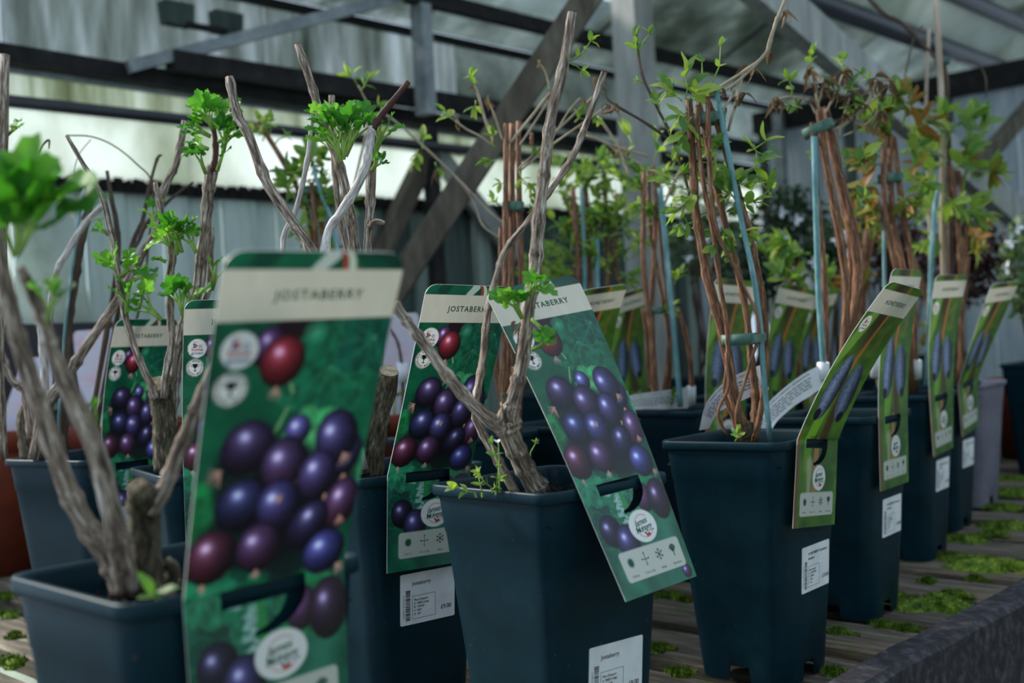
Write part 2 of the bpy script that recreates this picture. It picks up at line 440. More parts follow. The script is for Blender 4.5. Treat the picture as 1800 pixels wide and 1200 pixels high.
def longer(a, b, e0, e1):
    d_ = (b - a).normalized(); return [a - d_ * e0, a, b, b + d_ * e1]
pipe('roof_pipe', longer(on_t(1395, -12, TP), on_t(1850, 154, TP), 3.5, .8), .036, M['black_pipe'], 'thick black pipe below the cream roof panel', 'pipe', 18)
pipe('roof_pipe', longer(on_t(1640, -26, TP + .1), on_t(1850, 66, TP + .1), 3.8, .8), .032, M['black_pipe'], 'thick black pipe above the cream roof panel', 'pipe', 18)
A0, A1 = on_t(1395, -12, TP), on_t(1850, 154, TP); B0, B1 = on_t(1640, -26, TP + .1), on_t(1850, 66, TP + .1)
def on_axis(p, q, s_): return p + (q - p) * ((s_ - p.dot(DL)) / (q - p).dot(DL))
pn = MB().slab([on_axis(A0, A1, 1.2) + Vector((0, 0, .022)), on_axis(A0, A1, 5.3) + Vector((0, 0, .022)), on_axis(B0, B1, 5.3) - Vector((0, 0, .018)), on_axis(B0, B1, 1.2) - Vector((0, 0, .018))], (0, 0, 1), .008).build('roof_panel', M['milky'])
tag_it(pn, 'cream translucent roof panel between two thick black pipes', 'panel')
beam('roof_rail', on_t(1428, 162, TR), on_t(1660, 218, TR), .03, .04, M['dark_beam'], 'thin dark rail under the roof above the honeyberry tops', 'beam')

# lamps fixed under the streaked roof
lp = on_t(362, 30, TW + .009)
ro = empty('twin_floodlight', lp, 'pair of dark floodlight heads under the streaked roof glazing', 'lamp')
for sx in (-1, 1):
    c = Vector((0, 0, 0)) + DL * .075 * sx
    MB().slab([c + DL * -.038 + Vector((0, 0, -.03)), c + DL * .038 + Vector((0, 0, -.03)), c + DL * .043 + Vector((0, 0, .028)), c + DL * -.043 + Vector((0, 0, .028))], -DP, -.04).build('lamp_head', M['board_dark'], ro)
MB().bar(-DL * .06 + Vector((0, 0, -.03)), DL * .06 + Vector((0, 0, -.03)), .015, .015).build('bracket', M['dark_beam'], ro)

# ================================================================== the bench
M['plank_'] = noisy('weathered_plank', [(.22, lin(44, 38, 31)), (.45, lin(94, 84, 72)), (.62, lin(128, 118, 104)), (.82, lin(170, 160, 144))], 26, .85, (1, 1, 1), detail=8, bmp=.8, bdist=.003)
def plank_mat():
    m, nt, b = new_mat('weathered_grey_plank')
    tc = nt.nodes.new('ShaderNodeTexCoord')
    mp = nt.nodes.new('ShaderNodeMapping'); mp.inputs['Scale'].default_value = (2.2, 26, 26)
    nt.links.new(tc.outputs['Object'], mp.inputs[0])
    n = nt.nodes.new('ShaderNodeTexNoise'); n.inputs['Scale'].default_value = 3.5; n.inputs['Detail'].default_value = 8; n.inputs['Roughness'].default_value = .7
    nt.links.new(mp.outputs[0], n.inputs['Vector'])
    col = ramp(nt, n.outputs['Fac'], [(.28, lin(28, 24, 20)), (.44, lin(70, 62, 52)), (.56, lin(102, 92, 78)), (.74, lin(156, 144, 126))])
    g = noise(nt, 14, 5, .6)
    mx = nt.nodes.new('ShaderNodeMix'); mx.data_type = 'RGBA'
    nt.links.new(ramp(nt, g, [(.55, (0, 0, 0, 1)), (.68, (1, 1, 1, 1))]), mx.inputs['Factor'])
    nt.links.new(col, mx.inputs['A']); mx.inputs['B'].default_value = lin(64, 74, 36)
    nt.links.new(mx.outputs['Result'], b.inputs['Base Color'])
    b.inputs['Roughness'].default_value = .85
    bump(nt, b, n.outputs['Fac'], .8, .003)
    return m
M['plank'] = plank_mat()
M['rail'] = noisy('black_mossy_rail', [(.25, lin(20, 18, 22)), (.5, lin(48, 45, 50)), (.72, lin(84, 80, 84)), (.85, lin(132, 126, 126))], 70, .8, bmp=.8, bdist=.002)
M['moss'] = noisy('moss', [(.28, lin(28, 46, 8)), (.48, lin(70, 98, 18)), (.62, lin(112, 134, 34)), (.78, lin(164, 168, 62))], 90, .9, bmp=1, bdist=.004)
bench = empty('slatted_bench', stz(2.2, -.56, -.75), 'weathered slatted timber potting bench with moss and a dark front rail', 'bench')
bo = Vector(bench.location)
PW, PS = .102, .148
plank_me = []
for q in range(4):                          # four wavy plank shapes shared along the bench
    random.seed(50 + q)
    vs, fs = [], []
    n = 14; ln = 1.975
    for i in range(n + 1):
        x = ln * i / n
        a, b_ = random.uniform(-.004, .004), random.uniform(-.004, .004)
        zt = random.uniform(-.003, .001)
        for (y, z) in ((a, -.03), (a, zt - .006), (a + .005, zt - .0015), (PW / 2, zt - .0005), (PW + b_ - .005, zt - .0015), (PW + b_, zt - .006), (PW + b_, -.03)):
            vs.append((x, y, z))
    for i in range(n):
        for j in range(6):
            fs.append([i * 7 + j, i * 7 + j + 1, (i + 1) * 7 + j + 1, (i + 1) * 7 + j])
        fs.append([i * 7 + 6, i * 7, (i + 1) * 7, (i + 1) * 7 + 6])
    fs.append(list(range(7))); fs.append([n * 7 + j for j in range(6, -1, -1)])
    plank_me.append(mesh('plank', vs, fs, M['plank']))
T0 = -.545
i = -6
while True:
    s = 1.215 + i * PS
    if s > 4.2: break
    o = link('plank', plank_me[i % 4], bench)
    mw = Matrix((-DP, DL, Vector((0, 0, 1)))).transposed().to_4x4()
    mw.translation = stz(s + .01, T0, 0) - bo
    o.matrix_local = mw
    i += 1
# bearers, legs and the front rail
for t_ in (-.75, -1.4, -2.1):
    MB().bar(stz(.3, t_, -.065), stz(4.35, t_, -.065), .06, .07).build('bearer', M['old_wood'], bench, bo)
for s_ in (.7, 2.1, 3.2, 4.25):
    for t_ in (-.72, -2.1):
        MB().bar(stz(s_, t_, -.75), stz(s_, t_, -.1), .07, .07, DL).build('leg', M['old_wood'], bench, bo)
rl = MB(); random.seed(9)
nn = 60
sec = [(-.559, .026), (-.553, .031), (-.524, .030), (-.516, .024), (-.514, -.11), (-.557, -.11)]
for i in range(nn + 1):
    s_ = .5 + 3.85 * i / nn
    dz = random.uniform(-.0025, .0015)
    for j, (t_, z_) in enumerate(sec):
        rl.v.append(stz(s_, t_ + random.uniform(-.0012, .0012), z_ + (dz if j < 4 else 0)))
for i in range(nn):
    for j in range(6):
        a = i * 6 + j; b_ = i * 6 + (j + 1) % 6
        rl.f.append([a, a + 6, b_ + 6, b_])
rl.f += [list(range(6)), [nn * 6 + j for j in range(5, -1, -1)]]
rl.build('front_rail', M['rail'], bench, bo)

# moss cushions, each a little hummock of tufts
def moss_clump(px, py, wpx, hpx, sd, z=0.0):
    random.seed(sd)
    c = on_z(px, py, z)
    d = c.y
    rx = wpx * .66 / F_PX * d; ry = rx * random.uniform(.5, .8); h = max(.006, hpx / F_PX * d * .55)
    mb = MB()
    vs, fs = [], []
    na, nr = 22, 6
    for i in range(nr + 1):
        f = i / nr
        for k in range(na):
            a = 2 * math.pi * k / na
            e = 1 + .25 * math.sin(3 * a + sd) + .15 * math.sin(5 * a + 2 * sd)
            zz = h * (1 - f ** 2.2) * (1 + random.uniform(-.25, .25)) - .002
            vs.append(DP * (math.cos(a) * f * rx * e) + DL * (math.sin(a) * f * ry * e) + Vector((0, 0, zz)))
    for i in range(nr):
        for k in range(na):
            fs.append([i * na + k, i * na + (k + 1) % na, (i + 1) * na + (k + 1) % na, (i + 1) * na + k])
    mb.add(vs, fs)
    for k in range(260):
        a = random.uniform(0, 6.283); f = math.sqrt(random.random())
        e = 1 + .25 * math.sin(3 * a + sd) + .15 * math.sin(5 * a + 2 * sd)
        p = DP * (math.cos(a) * f * rx * e) + DL * (math.sin(a) * f * ry * e) + Vector((0, 0, h * (1 - f ** 2.2) - .003))
        q = p + Vector((random.uniform(-.004, .004), random.uniform(-.004, .004), random.uniform(.004, .008)))
        w = Vector((random.uniform(-1, 1), random.uniform(-1, 1), 0)).normalized() * .0012
        mb.add([p - w, p + w, q], [[0, 1, 2]])
    o = mb.build('moss_clump', M['moss'])
    o.location = c
    return tag_it(o, 'cushion of bright green moss growing on the bench slats', 'moss', 'moss cushions on the bench')
for i, (x, y, w, h) in enumerate([(1555, 1100, 40, 16), (1596, 1106, 34, 14), (1475, 1112, 48, 12), (1648, 1062, 124, 26), (1560, 1048, 60, 18), (1630, 1022, 24, 12),
        (1464, 1182, 36, 18), (1732, 992, 140, 26), (1674, 981, 46, 20), (1770, 1000, 60, 16), (1690, 948, 80, 16), (1768, 926, 66, 22), (1762, 893, 52, 16), (1785, 868, 70, 20),
        (1780, 842, 60, 12), (1745, 938, 40, 14), (1178, 1048, 50, 14), (1205, 1056, 20, 10), (1195, 1182, 40, 10), (1160, 1140, 40, 8), (1640, 930, 42, 12), (1715, 1018, 30, 10),
        (18, 1165, 60, 24), (14, 1082, 46, 18), (8, 1048, 30, 12), (26, 1118, 30, 8), (1680, 1045, 40, 12)]):
    moss_clump(x, y, w, h, 100 + i)
# ================================================================== lettering
_tc = {}
def text2d(s, size=1.0, shear=0.0, spacing=1.0, align='LEFT', bold=0.0):
    """flat filled lettering: list of (x, y), faces"""
    key = (s, shear, spacing, align, bold)
    if key not in _tc:
        cu = bpy.data.curves.new('lettering', 'FONT')
        cu.body = s; cu.size = 1.0; cu.shear = shear; cu.space_character = spacing
        cu.align_x = align; cu.align_y = 'CENTER'; cu.resolution_u = 2; cu.fill_mode = 'BOTH' if hasattr(cu, 'fill_mode') else cu.fill_mode
        cu.offset = bold
        ob = bpy.data.objects.new('lettering', cu)
        COL.objects.link(ob)
        dg = bpy.context.evaluated_depsgraph_get()
        me = ob.evaluated_get(dg).to_mesh()
        v = [(p.co.x, p.co.y) for p in me.vertices]
        f = [list(p.vertices) for p in me.polygons]
        ob.evaluated_get(dg).to_mesh_clear()
        bpy.data.objects.remove(ob); bpy.data.curves.remove(cu)
        _tc[key] = (v, f)
    v, f = _tc[key]
    return [(x * size, y * size) for x, y in v], f
class Flat:
    """flat print collected in sheet coordinates (metres), then laid onto a sheet"""
    def __init__(self): self.v, self.f = [], []
    def add(self, v, f, x=0, y=0, rot=0):
        n = len(self.v); c, s = math.cos(rot), math.sin(rot)
        self.v += [(x + a * c - b * s, y + a * s + b * c) for a, b in v]
        self.f += [[i + n for i in q] for q in f]
        return self
    def text(self, s, x, y, size, shear=0, spacing=1.0, align='LEFT', rot=0, bold=0.0):
        return self.add(*text2d(s, size, shear, spacing, align, bold), x, y, rot)
    def rect(self, x0, y0, x1, y1):
        return self.add([(x0, y0), (x1, y0), (x1, y1), (x0, y1)], [[0, 1, 2, 3]])
    def line(self, x0, y0, x1, y1, w):
        dx, dy = x1 - x0, y1 - y0; L_ = math.hypot(dx, dy); nx, ny = -dy / L_ * w / 2, dx / L_ * w / 2
        return self.add([(x0 + nx, y0 + ny), (x0 - nx, y0 - ny), (x1 - nx, y1 - ny), (x1 + nx, y1 + ny)], [[0, 1, 2, 3]])
    def disc(self, x, y, rx, ry=None, n=20):
        ry = ry or rx
        return self.add([(x + rx * math.cos(6.2832 * k / n), y + ry * math.sin(6.2832 * k / n)) for k in range(n)], [list(range(n))])
    def poly(self, pts):
        return self.add(pts, [list(range(len(pts)))])
    def ring(self, x, y, r0, r1, a0=0, a1=6.2832, n=28, sy=1.0):
        v = []
        for k in range(n + 1):
            a = a0 + (a1 - a0) * k / n
            v += [(x + r0 * math.cos(a), y + r0 * math.sin(a) * sy), (x + r1 * math.cos(a), y + r1 * math.sin(a) * sy)]
        return self.add(v, [[2 * k, 2 * k + 1, 2 * k + 3, 2 * k + 2] for k in range(n)])
    def arc_text(self, s, x, y, r, size, a_mid, step, inside=False):
        n = len(s)
        for i, ch in enumerate(s):
            if ch == ' ': continue
            if inside:
                a = a_mid + (i - (n - 1) / 2) * step; rot = a + math.pi / 2
            else:
                a = a_mid - (i - (n - 1) / 2) * step; rot = a - math.pi / 2
            self.text(ch, x + r * math.cos(a), y + r * math.sin(a), size, 0, 1, 'CENTER', rot, .01)
        return self
    def lay(self, name, fn, mat, parent):
        return link(name, mesh(name, [fn(x, y) for x, y in self.v], self.f, mat), parent)

# ================================================================== square pots
PH, PR = .26, .075            # height, half width over the rim
def rsq(h, r, z, n=5, extra=()):
    """rounded square ring; extra = fractions along each flat side"""
    pts = []
    for q in range(4):
        a0 = q * math.pi / 2
        cx, cy = [(1, 1), (-1, 1), (-1, -1), (1, -1)][q]
        for k in range(n):
            a = a0 + math.pi / 2 * k / (n - 1)
            pts.append((cx * (h - r) + r * math.cos(a), cy * (h - r) + r * math.sin(a), z))
        nx_, ny_ = [(-1, 1), (-1, -1), (1, -1), (1, 1)][q]
        p0 = pts[-1]
        p1 = (nx_ * (h - r) + (r if q == 2 else 0) * 0, 0)
        for e in extra:
            w = (h - r) * (1 - 2 * e)
            pts.append([(w, h, z), (-h, w, z), (-w, -h, z), (h, -w, z)][q])
    return pts
def loft(rings, close_bottom=True, close_top=False):
    n = len(rings[0]); vs = [p for r in rings for p in r]; fs = []
    for i in range(len(rings) - 1):
        for k in range(n):
            a, b = i * n + k, i * n + (k + 1) % n
            fs.append([a, b, b + n, a + n])
    if close_bottom: fs.append(list(range(n))[::-1])
    if close_top: fs.append([(len(rings) - 1) * n + k for k in range(n)])
    return vs, fs
EX = (.08, .30, .34, .66, .70, .92)
def make_pot():
    hb, ht = .053, .0705
    def hw(z): return hb + (ht - hb) * (z / (PH - .01))
    rings = []
    r0 = rsq(hw(0), .020, 0, 5, EX)
    per = 5 + len(EX)
    bot = []
    for i, p in enumerate(r0):
        k = i % per
        bot.append((p[0], p[1], .017 if k in (5 + 2, 5 + 3) else 0.0))
    rings.append(bot)
    for z, dx in ((.019, 0), (.04, 0), (.10, 0), (.17, 0), (.218, 0), (.2195, .0006), (.25, .0006)):
        rings.append(rsq(hw(z) + dx, .020 - .006 * z / PH, z, 5, EX))
    vs, fs = loft(rings, False)
    # inside: floor of the pot and inner wall
    inner = [rsq(hw(z) - .0018, .016, z, 5, EX) for z in (.25, .2, .1, .02)]
    n0 = len(vs); v2, f2 = loft(inner, False)
    nn_ = len(inner[0])
    f2.append([3 * nn_ + k for k in range(nn_)])
    vs += v2; fs += [[i + n0 for i in f] for f in f2]
    me = mesh('pot', vs, fs, M['pot'], True)
    # rim
    rr = [rsq(a, b, z, 6) for a, b, z in ((.0700, .014, .2505), (.0742, .015, .2505), (.0750, .015, .2515), (.0750, .015, .2585), (.0744, .015, .2598), (.0730, .014, .2600), (.0700, .012, .2594), (.0688, .012, .2570), (.0682, .012, .245))]
    v3, f3 = loft(rr, False)
    rim = mesh('rim', v3, f3, M['pot'], True)
    # compost
    random.seed(4)
    g = 26; v4, f4 = [], []
    for i in range(g + 1):
        for j in range(g + 1):
            x, y = (-1 + 2 * i / g) * .0675, (-1 + 2 * j / g) * .0675
            e = max(abs(x), abs(y)) / .0675
            v4.append((x, y, .238 + random.uniform(-.0035, .0035) - .004 * e ** 4))
    for i in range(g):
        for j in range(g):
            a = i * (g + 1) + j
            f4.append([a, a + g + 1, a + g + 2, a + 1])
    for k in range(220):
        x, y = random.uniform(-.062, .062), random.uniform(-.062, .062)
        a = random.uniform(0, 6.28); l = random.uniform(.003, .010); w = random.uniform(.0008, .002)
        z = .240 + random.uniform(-.002, .004)
        dx, dy = math.cos(a) * l, math.sin(a) * l
        n = len(v4)
        v4 += [(x, y, z), (x + dx, y + dy, z + random.uniform(-.002, .006)), (x + dx - dy / l * w, y + dy + dx / l * w, z), (x - dy / l * w, y + dx / l * w, z + .002)]
        f4.append([n, n + 1, n + 2, n + 3])
    soil = mesh('soil', v4, f4, M['soil'])
    return me, rim, soil, hw
POT_ME, RIM_ME, SOIL_ME, HW = make_pot()
def recol(me, mat):
    c = me.copy(); c.materials.clear(); c.materials.append(mat); return c
POTS = {
 'A': (-.1955, .658, .5), 'B': (.0247, .972, -2.9), 'C': (.2584, 1.257, 4.2), 'D': (.423, 1.502, 6), 'E': (.615, 1.834, 7.2), 'F': (.749, 2.065, 7.1),
 'G': (-.136, 1.144, -5), 'H': (-.558, 1.524, 12), 'I': (-.340, 1.262, -14), 'K': (.265, 1.775, -3), 'J': (-.072, 1.500, 0), 'N': (.15, 2.05, 3), 'L': (.54, 2.30, 2), 'P': (.74, 2.47, 4), 'Q': (-.30, 1.80, 6),
 'M': (.413, 2.047, 2), 'R': (.075, 1.60, 0)}
ROOT = {}
def pot(key, name, label, cat='potted plant', group=None, sx=1.0, sz=1.0, mat=None):
    X, Y, th = POTS[key]
    r = empty(name, (X, Y, 0), label, cat, group)
    ROOT[key] = r
    pm, rm = (POT_ME, RIM_ME) if mat is None else (recol(POT_ME, mat), recol(RIM_ME, mat))
    rot = math.radians(th - 45)          # +x axis of the pot mesh is the normal of its right-hand face
    p = link('pot', pm, r); p.rotation_euler.z = rot; p.scale = (sx, sx, sz)
    q = link('rim', rm, p)
    s_ = link('soil', SOIL_ME, r); s_.rotation_euler.z = rot + math.pi / 2 * (len(ROOT) % 4); s_.scale = (sx, sx, sz)
    return r
def face_frame(key):
    X, Y, th = POTS[key]
    a = math.radians(th - 45)
    n = Vector((math.cos(a), math.sin(a), 0)); t = Vector((-n.y, n.x, 0))
    return n, t
# ------------------------------------------------------------------ price stickers
SW, SH = .064, .049
def sticker_print(kind):
    f = Flat()
    if kind == 'josta':
        f.text('Jostaberry', -.0185, .0145, .0052, 0, 1.0, 'LEFT', 0, .012)
        price = '£9.00'
        lines = ['Plant Passport', 'A  RIBES nidigr', 'B  109628', 'C  0001', 'D  GB']
    else:
        f.text('HONEYBERRY Strawberry', -.0185, .0160, .0042, 0, .95, 'LEFT', 0, .012)
        f.text('Sensation', -.0185, .0110, .0042, 0, .95, 'LEFT', 0, .012)
        price = '£10.00'
        lines = ['Plant Passport', 'A  LONICERA', 'B  109628', 'C  0001', 'D  GB']
    f.text(price, .0150, -.0135, .0060, 0, .95, 'LEFT', 0, .012)
    for i, l in enumerate(lines):
        f.text(l, -.0165, -.0015 - i * .0034, .0029, 0, 1.0, 'LEFT', 0, .012)
    bx = (-.0185, -.0195, .0085, .0025)
    for a in ((0, 1, 2, 1), (0, 3, 2, 3), (0, 1, 0, 3), (2, 1, 2, 3)):
        f.line(bx[a[0]], bx[a[1]], bx[a[2]], bx[a[3]], .00035)
    random.seed(21)
    y = -.0205
    while y < .0085:
        h = random.choice((.0003, .0003, .0006, .0009))
        f.rect(-.0262, y, -.0208, y + h); y += h + random.choice((.0003, .0003, .0006))
    f.text('3609018047857', -.0283, -.0065, .0028, 0, 1.25, 'CENTER', math.pi / 2)
    return f
SP = {'josta': sticker_print('josta'), 'honey': sticker_print('honey')}
SP_TRI = {}
def sticker(key, kind, along, zc, rot=0.0):
    """label stuck on the right-hand face; slightly rounded corners"""
    r = ROOT[key]; n, t = face_frame(key)
    slope = (.0705 - .053) / (PH - .01)
    up = (Vector((0, 0, 1)) + n * slope).normalized(); nn_ = t.cross(up).normalized()
    if nn_.dot(n) < 0: nn_ = -nn_
    c, s = math.cos(rot), math.sin(rot)
    base = n * (HW(zc) + .0009) + Vector((0, 0, zc)) + t * along
    def fn(off):
        return lambda x, y: base + (t * c + up * s) * x + (up * c - t * s) * y + nn_ * off
    sh = Flat(); cr = .0015
    pts = []
    for q, (cx, cy) in enumerate(((1, 1), (-1, 1), (-1, -1), (1, -1))):
        for k in range(4):
            a = q * math.pi / 2 + math.pi / 2 * k / 3
            pts.append((cx * (SW / 2 - cr) + cr * math.cos(a), cy * (SH / 2 - cr) + cr * math.sin(a)))
    f0, f1 = fn(0), fn(-.0006)
    vs = [f0(*p) for p in pts] + [f1(*p) for p in pts]; k = len(pts)
    fs = [list(range(k))] + [[i, i + k, (i + 1) % k + k, (i + 1) % k] for i in range(k)]
    o = link('price_label', mesh('price_label', vs, fs, M['paper']), r)
    o['label'] = 'white price label with a barcode and black print'
    SP[kind].lay('lettering', fn(.00015), M['ink'], o)['kind'] = 'stuff'
    return o

pot('A', 'potted_jostaberry', 'potted jostaberry with thick bare stems beside a stump and one fleshy seedling')
pot('B', 'potted_jostaberry', 'potted jostaberry with a forked trunk and tiny weeds in its compost')
pot('G', 'potted_jostaberry', 'potted jostaberry with dense leaf tufts, behind the one with the forked trunk')
pot('H', 'potted_jostaberry', 'potted jostaberry with pale stems beside the terracotta pots', sx=1.2)
pot('I', 'potted_jostaberry', 'potted jostaberry with a sawn-off trunk and many young leaf tufts')
pot('C', 'potted_honeyberry', 'potted honeyberry with red-brown stems tied twice to a blue cane')
pot('D', 'potted_honeyberry', 'potted honeyberry with dry withered tops above a slanted green tie')
pot('E', 'potted_honeyberry', 'potted honeyberry with bronze and olive leaves above one tie')
pot('F', 'potted_honeyberry', 'potted honeyberry with a tall bamboo cane next to the lilac-grey pot')
pot('J', 'potted_honeyberry', 'potted honeyberry with bluntly cut stems and dry twigs behind the slanting jostaberry tag')
pot('K', 'potted_honeyberry', 'potted honeyberry with a blue cane and a white label lying on its compost')
pot('N', 'potted_honeyberry', 'bushy yellow-green potted honeyberry before the square timber post')
pot('M', 'potted_honeyberry', 'low leafy potted honeyberry behind the one with withered tops')
pot('L', 'potted_honeyberry', 'bronze-tinged potted honeyberry at the back behind the white curled labels')
pot('R', 'potted_honeyberry', 'small potted honeyberry hidden behind the slanting jostaberry tag')
pot('P', 'potted_honeyberry', 'potted honeyberry at the back near the lilac-grey pot')
pot('Q', 'potted_honeyberry', 'potted honeyberry with a long straw vine, behind the tufted jostaberry stems')
sticker('G', 'josta', .001, .138, math.radians(-1))
sticker('B', 'josta', .006, .104, math.radians(-2))
sticker('C', 'honey', .012, .118)
sticker('D', 'honey', .010, .126)
sticker('E', 'honey', .008, .130)
sticker('F', 'honey', .006, .134)
# ================================================================== printed plant tags
TGW, TGL, TVS = .097, .277, .672
def tag_fn(key, q):
    """sheet coordinates (u right, v down, 0..1) -> world, bent and leaning as it hangs on the rim"""
    a, psi, rho, phi, kap, tau, dz, off = q
    X, Y, th = POTS[key]
    n0 = math.radians(th - 45)
    N0 = np.array([math.cos(n0), math.sin(n0), 0]); T0_ = np.array([-N0[1], N0[0], 0])
    base = np.array([X, Y, .26 + dz]) + N0 * (.0765 * (1.2 if key == 'H' else 1) + abs(off)) + T0_ * a
    n = np.array([math.cos(n0 + psi), math.sin(n0 + psi), 0]); t = np.array([-n[1], n[0], 0]); up = np.array([0, 0, 1.])
    t2 = t * math.cos(rho) + up * math.sin(rho); u2 = -t * math.sin(rho) + up * math.cos(rho)
    def fn(u, v, lift=0.0):
        u = np.asarray(u, float); v = np.asarray(v, float)
        l = (TVS - v) * TGL; w = (u - .5) * TGW
        pb = min(phi, .055)                 # below the slot the card lies along the pot wall
        ang = np.where(l < 0, pb, phi + kap * l)
        cu = np.where(l < 0, l * math.cos(pb), (np.sin(phi + kap * l) - math.sin(phi)) / kap)
        cn = np.where(l < 0, l * math.sin(pb), -(np.cos(phi + kap * l) - math.cos(phi)) / kap)
        tw = tau * l
        nn = n[None] * np.cos(ang)[:, None] - u2[None] * np.sin(ang)[:, None]
        wd = t2[None] * np.cos(tw)[:, None] + nn * np.sin(tw)[:, None]
        nl = nn * np.cos(tw)[:, None] - t2[None] * np.sin(tw)[:, None]
        return base[None] + u2[None] * cu[:, None] + n[None] * cn[:, None] + wd * w[:, None] + nl * lift
    return fn

def srgb(c): 
    c = np.clip(np.asarray(c, float), 0, 255) / 255.0
    return np.where(c <= .04045, c / 12.92, ((c + .055) / 1.055) ** 2.4)
def vnoise(nx, ny, cx, cy, r):
    """smooth value noise on an nx*ny grid with cx*cy cells"""
    g = r.random((cy + 2, cx + 2))
    x = np.linspace(0, cx, nx, endpoint=False); y = np.linspace(0, cy, ny, endpoint=False)
    xi, yi = x.astype(int), y.astype(int); xf, yf = x - xi, y - yi
    xf = xf * xf * (3 - 2 * xf); yf = yf * yf * (3 - 2 * yf)
    a = g[yi][:, xi]; b = g[yi][:, xi + 1]; c = g[yi + 1][:, xi]; d = g[yi + 1][:, xi + 1]
    return (a * (1 - xf) + b * xf) * (1 - yf)[:, None] + (c * (1 - xf) + d * xf) * yf[:, None]
class Print:
    """paints flat print into a colour grid; x in metres from the left, y in metres from the top"""
    def __init__(self, nx, ny, seed):
        self.nx, self.ny = nx, ny
        self.u = np.linspace(0, 1, nx); self.v = np.linspace(0, 1, ny)
        self.X, self.Y = np.meshgrid(self.u * TGW, self.v * TGL)
        self.C = np.zeros((ny, nx, 3)); self.r = np.random.default_rng(seed)
    def noise(self, cx, cy): return vnoise(self.nx, self.ny, cx, cy, self.r)
    def over(self, mask, col):
        m_ = np.clip(mask, 0, 1)[..., None]; self.C = self.C * (1 - m_) + np.asarray(col, float) * m_
    def ell(self, cx, cy, rx, ry, rot=0, soft=.0006):
        dx, dy = self.X - cx, self.Y - cy; c, s = math.cos(rot), math.sin(rot)
        a, b = (dx * c + dy * s) / rx, (-dx * s + dy * c) / ry
        d = np.sqrt(a * a + b * b)
        return np.clip((1 - d) * min(rx, ry) / soft + .5, 0, 1), a, b, d
    def rrect(self, x0, y0, x1, y1, r, soft=.0005):
        qx = np.abs(self.X - (x0 + x1) / 2) - (x1 - x0) / 2 + r; qy = np.abs(self.Y - (y0 + y1) / 2) - (y1 - y0) / 2 + r
        d = np.hypot(np.maximum(qx, 0), np.maximum(qy, 0)) + np.minimum(np.maximum(qx, qy), 0) - r
        return np.clip(.5 - d / soft, 0, 1)
    def seg(self, x0, y0, x1, y1, w0, w1, soft=.0006):
        dx, dy = x1 - x0, y1 - y0; L2 = dx * dx + dy * dy
        t = np.clip(((self.X - x0) * dx + (self.Y - y0) * dy) / L2, 0, 1)
        d = np.hypot(self.X - x0 - t * dx, self.Y - y0 - t * dy)
        return np.clip((w0 + (w1 - w0) * t - d) / soft + .5, 0, 1)
    def leaf(self, cx, cy, R, rot, col, vein, lobes=5):
        dx, dy = self.X - cx, self.Y - cy
        a = np.arctan2(dy, dx) - rot; d = np.hypot(dx, dy)
        a = (a + math.pi) % (2 * math.pi) - math.pi
        out = R * (.62 + .30 * np.abs(np.cos(a * lobes / 2.4)) + .08 * np.abs(np.sin(a * 17))) * (1 - .35 * (np.abs(a) / math.pi) ** 3)
        m_ = np.clip((out - d) / .0008 + .5, 0, 1)
        n_ = self.noise(24, 60)
        self.over(m_, np.asarray(col)[None, None] * (.75 + .5 * n_[..., None]))
        for k in range(5):
            b = rot + (k - 2) * .62
            self.over(self.seg(cx, cy, cx + math.cos(b) * R * .9, cy + math.sin(b) * R * .9, .0006, .0001, .0006) * m_ * .32, vein)
            for j in range(1, 5):
                px, py = cx + math.cos(b) * R * .18 * j, cy + math.sin(b) * R * .18 * j
                for sg in (-1, 1):
                    c_ = b + sg * .75
                    self.over(self.seg(px, py, px + math.cos(c_) * R * .2, py + math.sin(c_) * R * .2, .0003, .0001, .0005) * m_ * .12, vein)
        edge = np.clip(1 - np.abs(out - d) / .0008, 0, 1)
        self.over(edge * .35, vein)
    def berry(self, cx, cy, rx, ry, rot, base, tint, calyx=None):
        m_, a, b, d = self.ell(cx, cy, rx, ry, rot)
        lx, ly = -.35, -.35
        sh = np.clip(1 - ((a - lx) ** 2 + (b - ly) ** 2) * .62, 0, 1)
        col = np.asarray(base)[None, None] * (.35 + .9 * sh[..., None])
        w = np.clip((b + .1) * .9, 0, 1)[..., None] * .5
        col = col * (1 - w) + np.asarray(tint)[None, None] * (.4 + .7 * sh[..., None]) * w
        rimf = np.clip((d - .78) / .22, 0, 1)[..., None] * .55
        col = col * (1 - rimf) + np.array([12, 8, 22]) * rimf
        hl = np.exp(-(((a + .30) / .20) ** 2 + ((b + .34) / .17) ** 2)) + .35 * np.exp(-(((a + .25) / .42) ** 2 + ((b + .25) / .4) ** 2))
        col = col + hl[..., None] * np.array([140, 142, 168])
        col = col + (self.noise(60, 150)[..., None] - .5) * 10
        self.over(m_, col)
        if calyx:
            c, s = math.cos(rot), math.sin(rot)
            x, y = calyx[0] * rx, calyx[1] * ry
            px, py = cx + x * c - y * s, cy + x * s + y * c
            L_ = calyx[2] if len(calyx) > 2 else .005
            for k in range(7):
                e = (k - 3) * .3 + math.atan2(py - cy, px - cx)
                self.over(self.seg(px, py, px + math.cos(e) * L_ * (1 - .1 * abs(k - 3)), py + math.sin(e) * L_, .0006, .0002), [196 - 14 * (k % 3), 150 - 12 * (k % 3), 128])
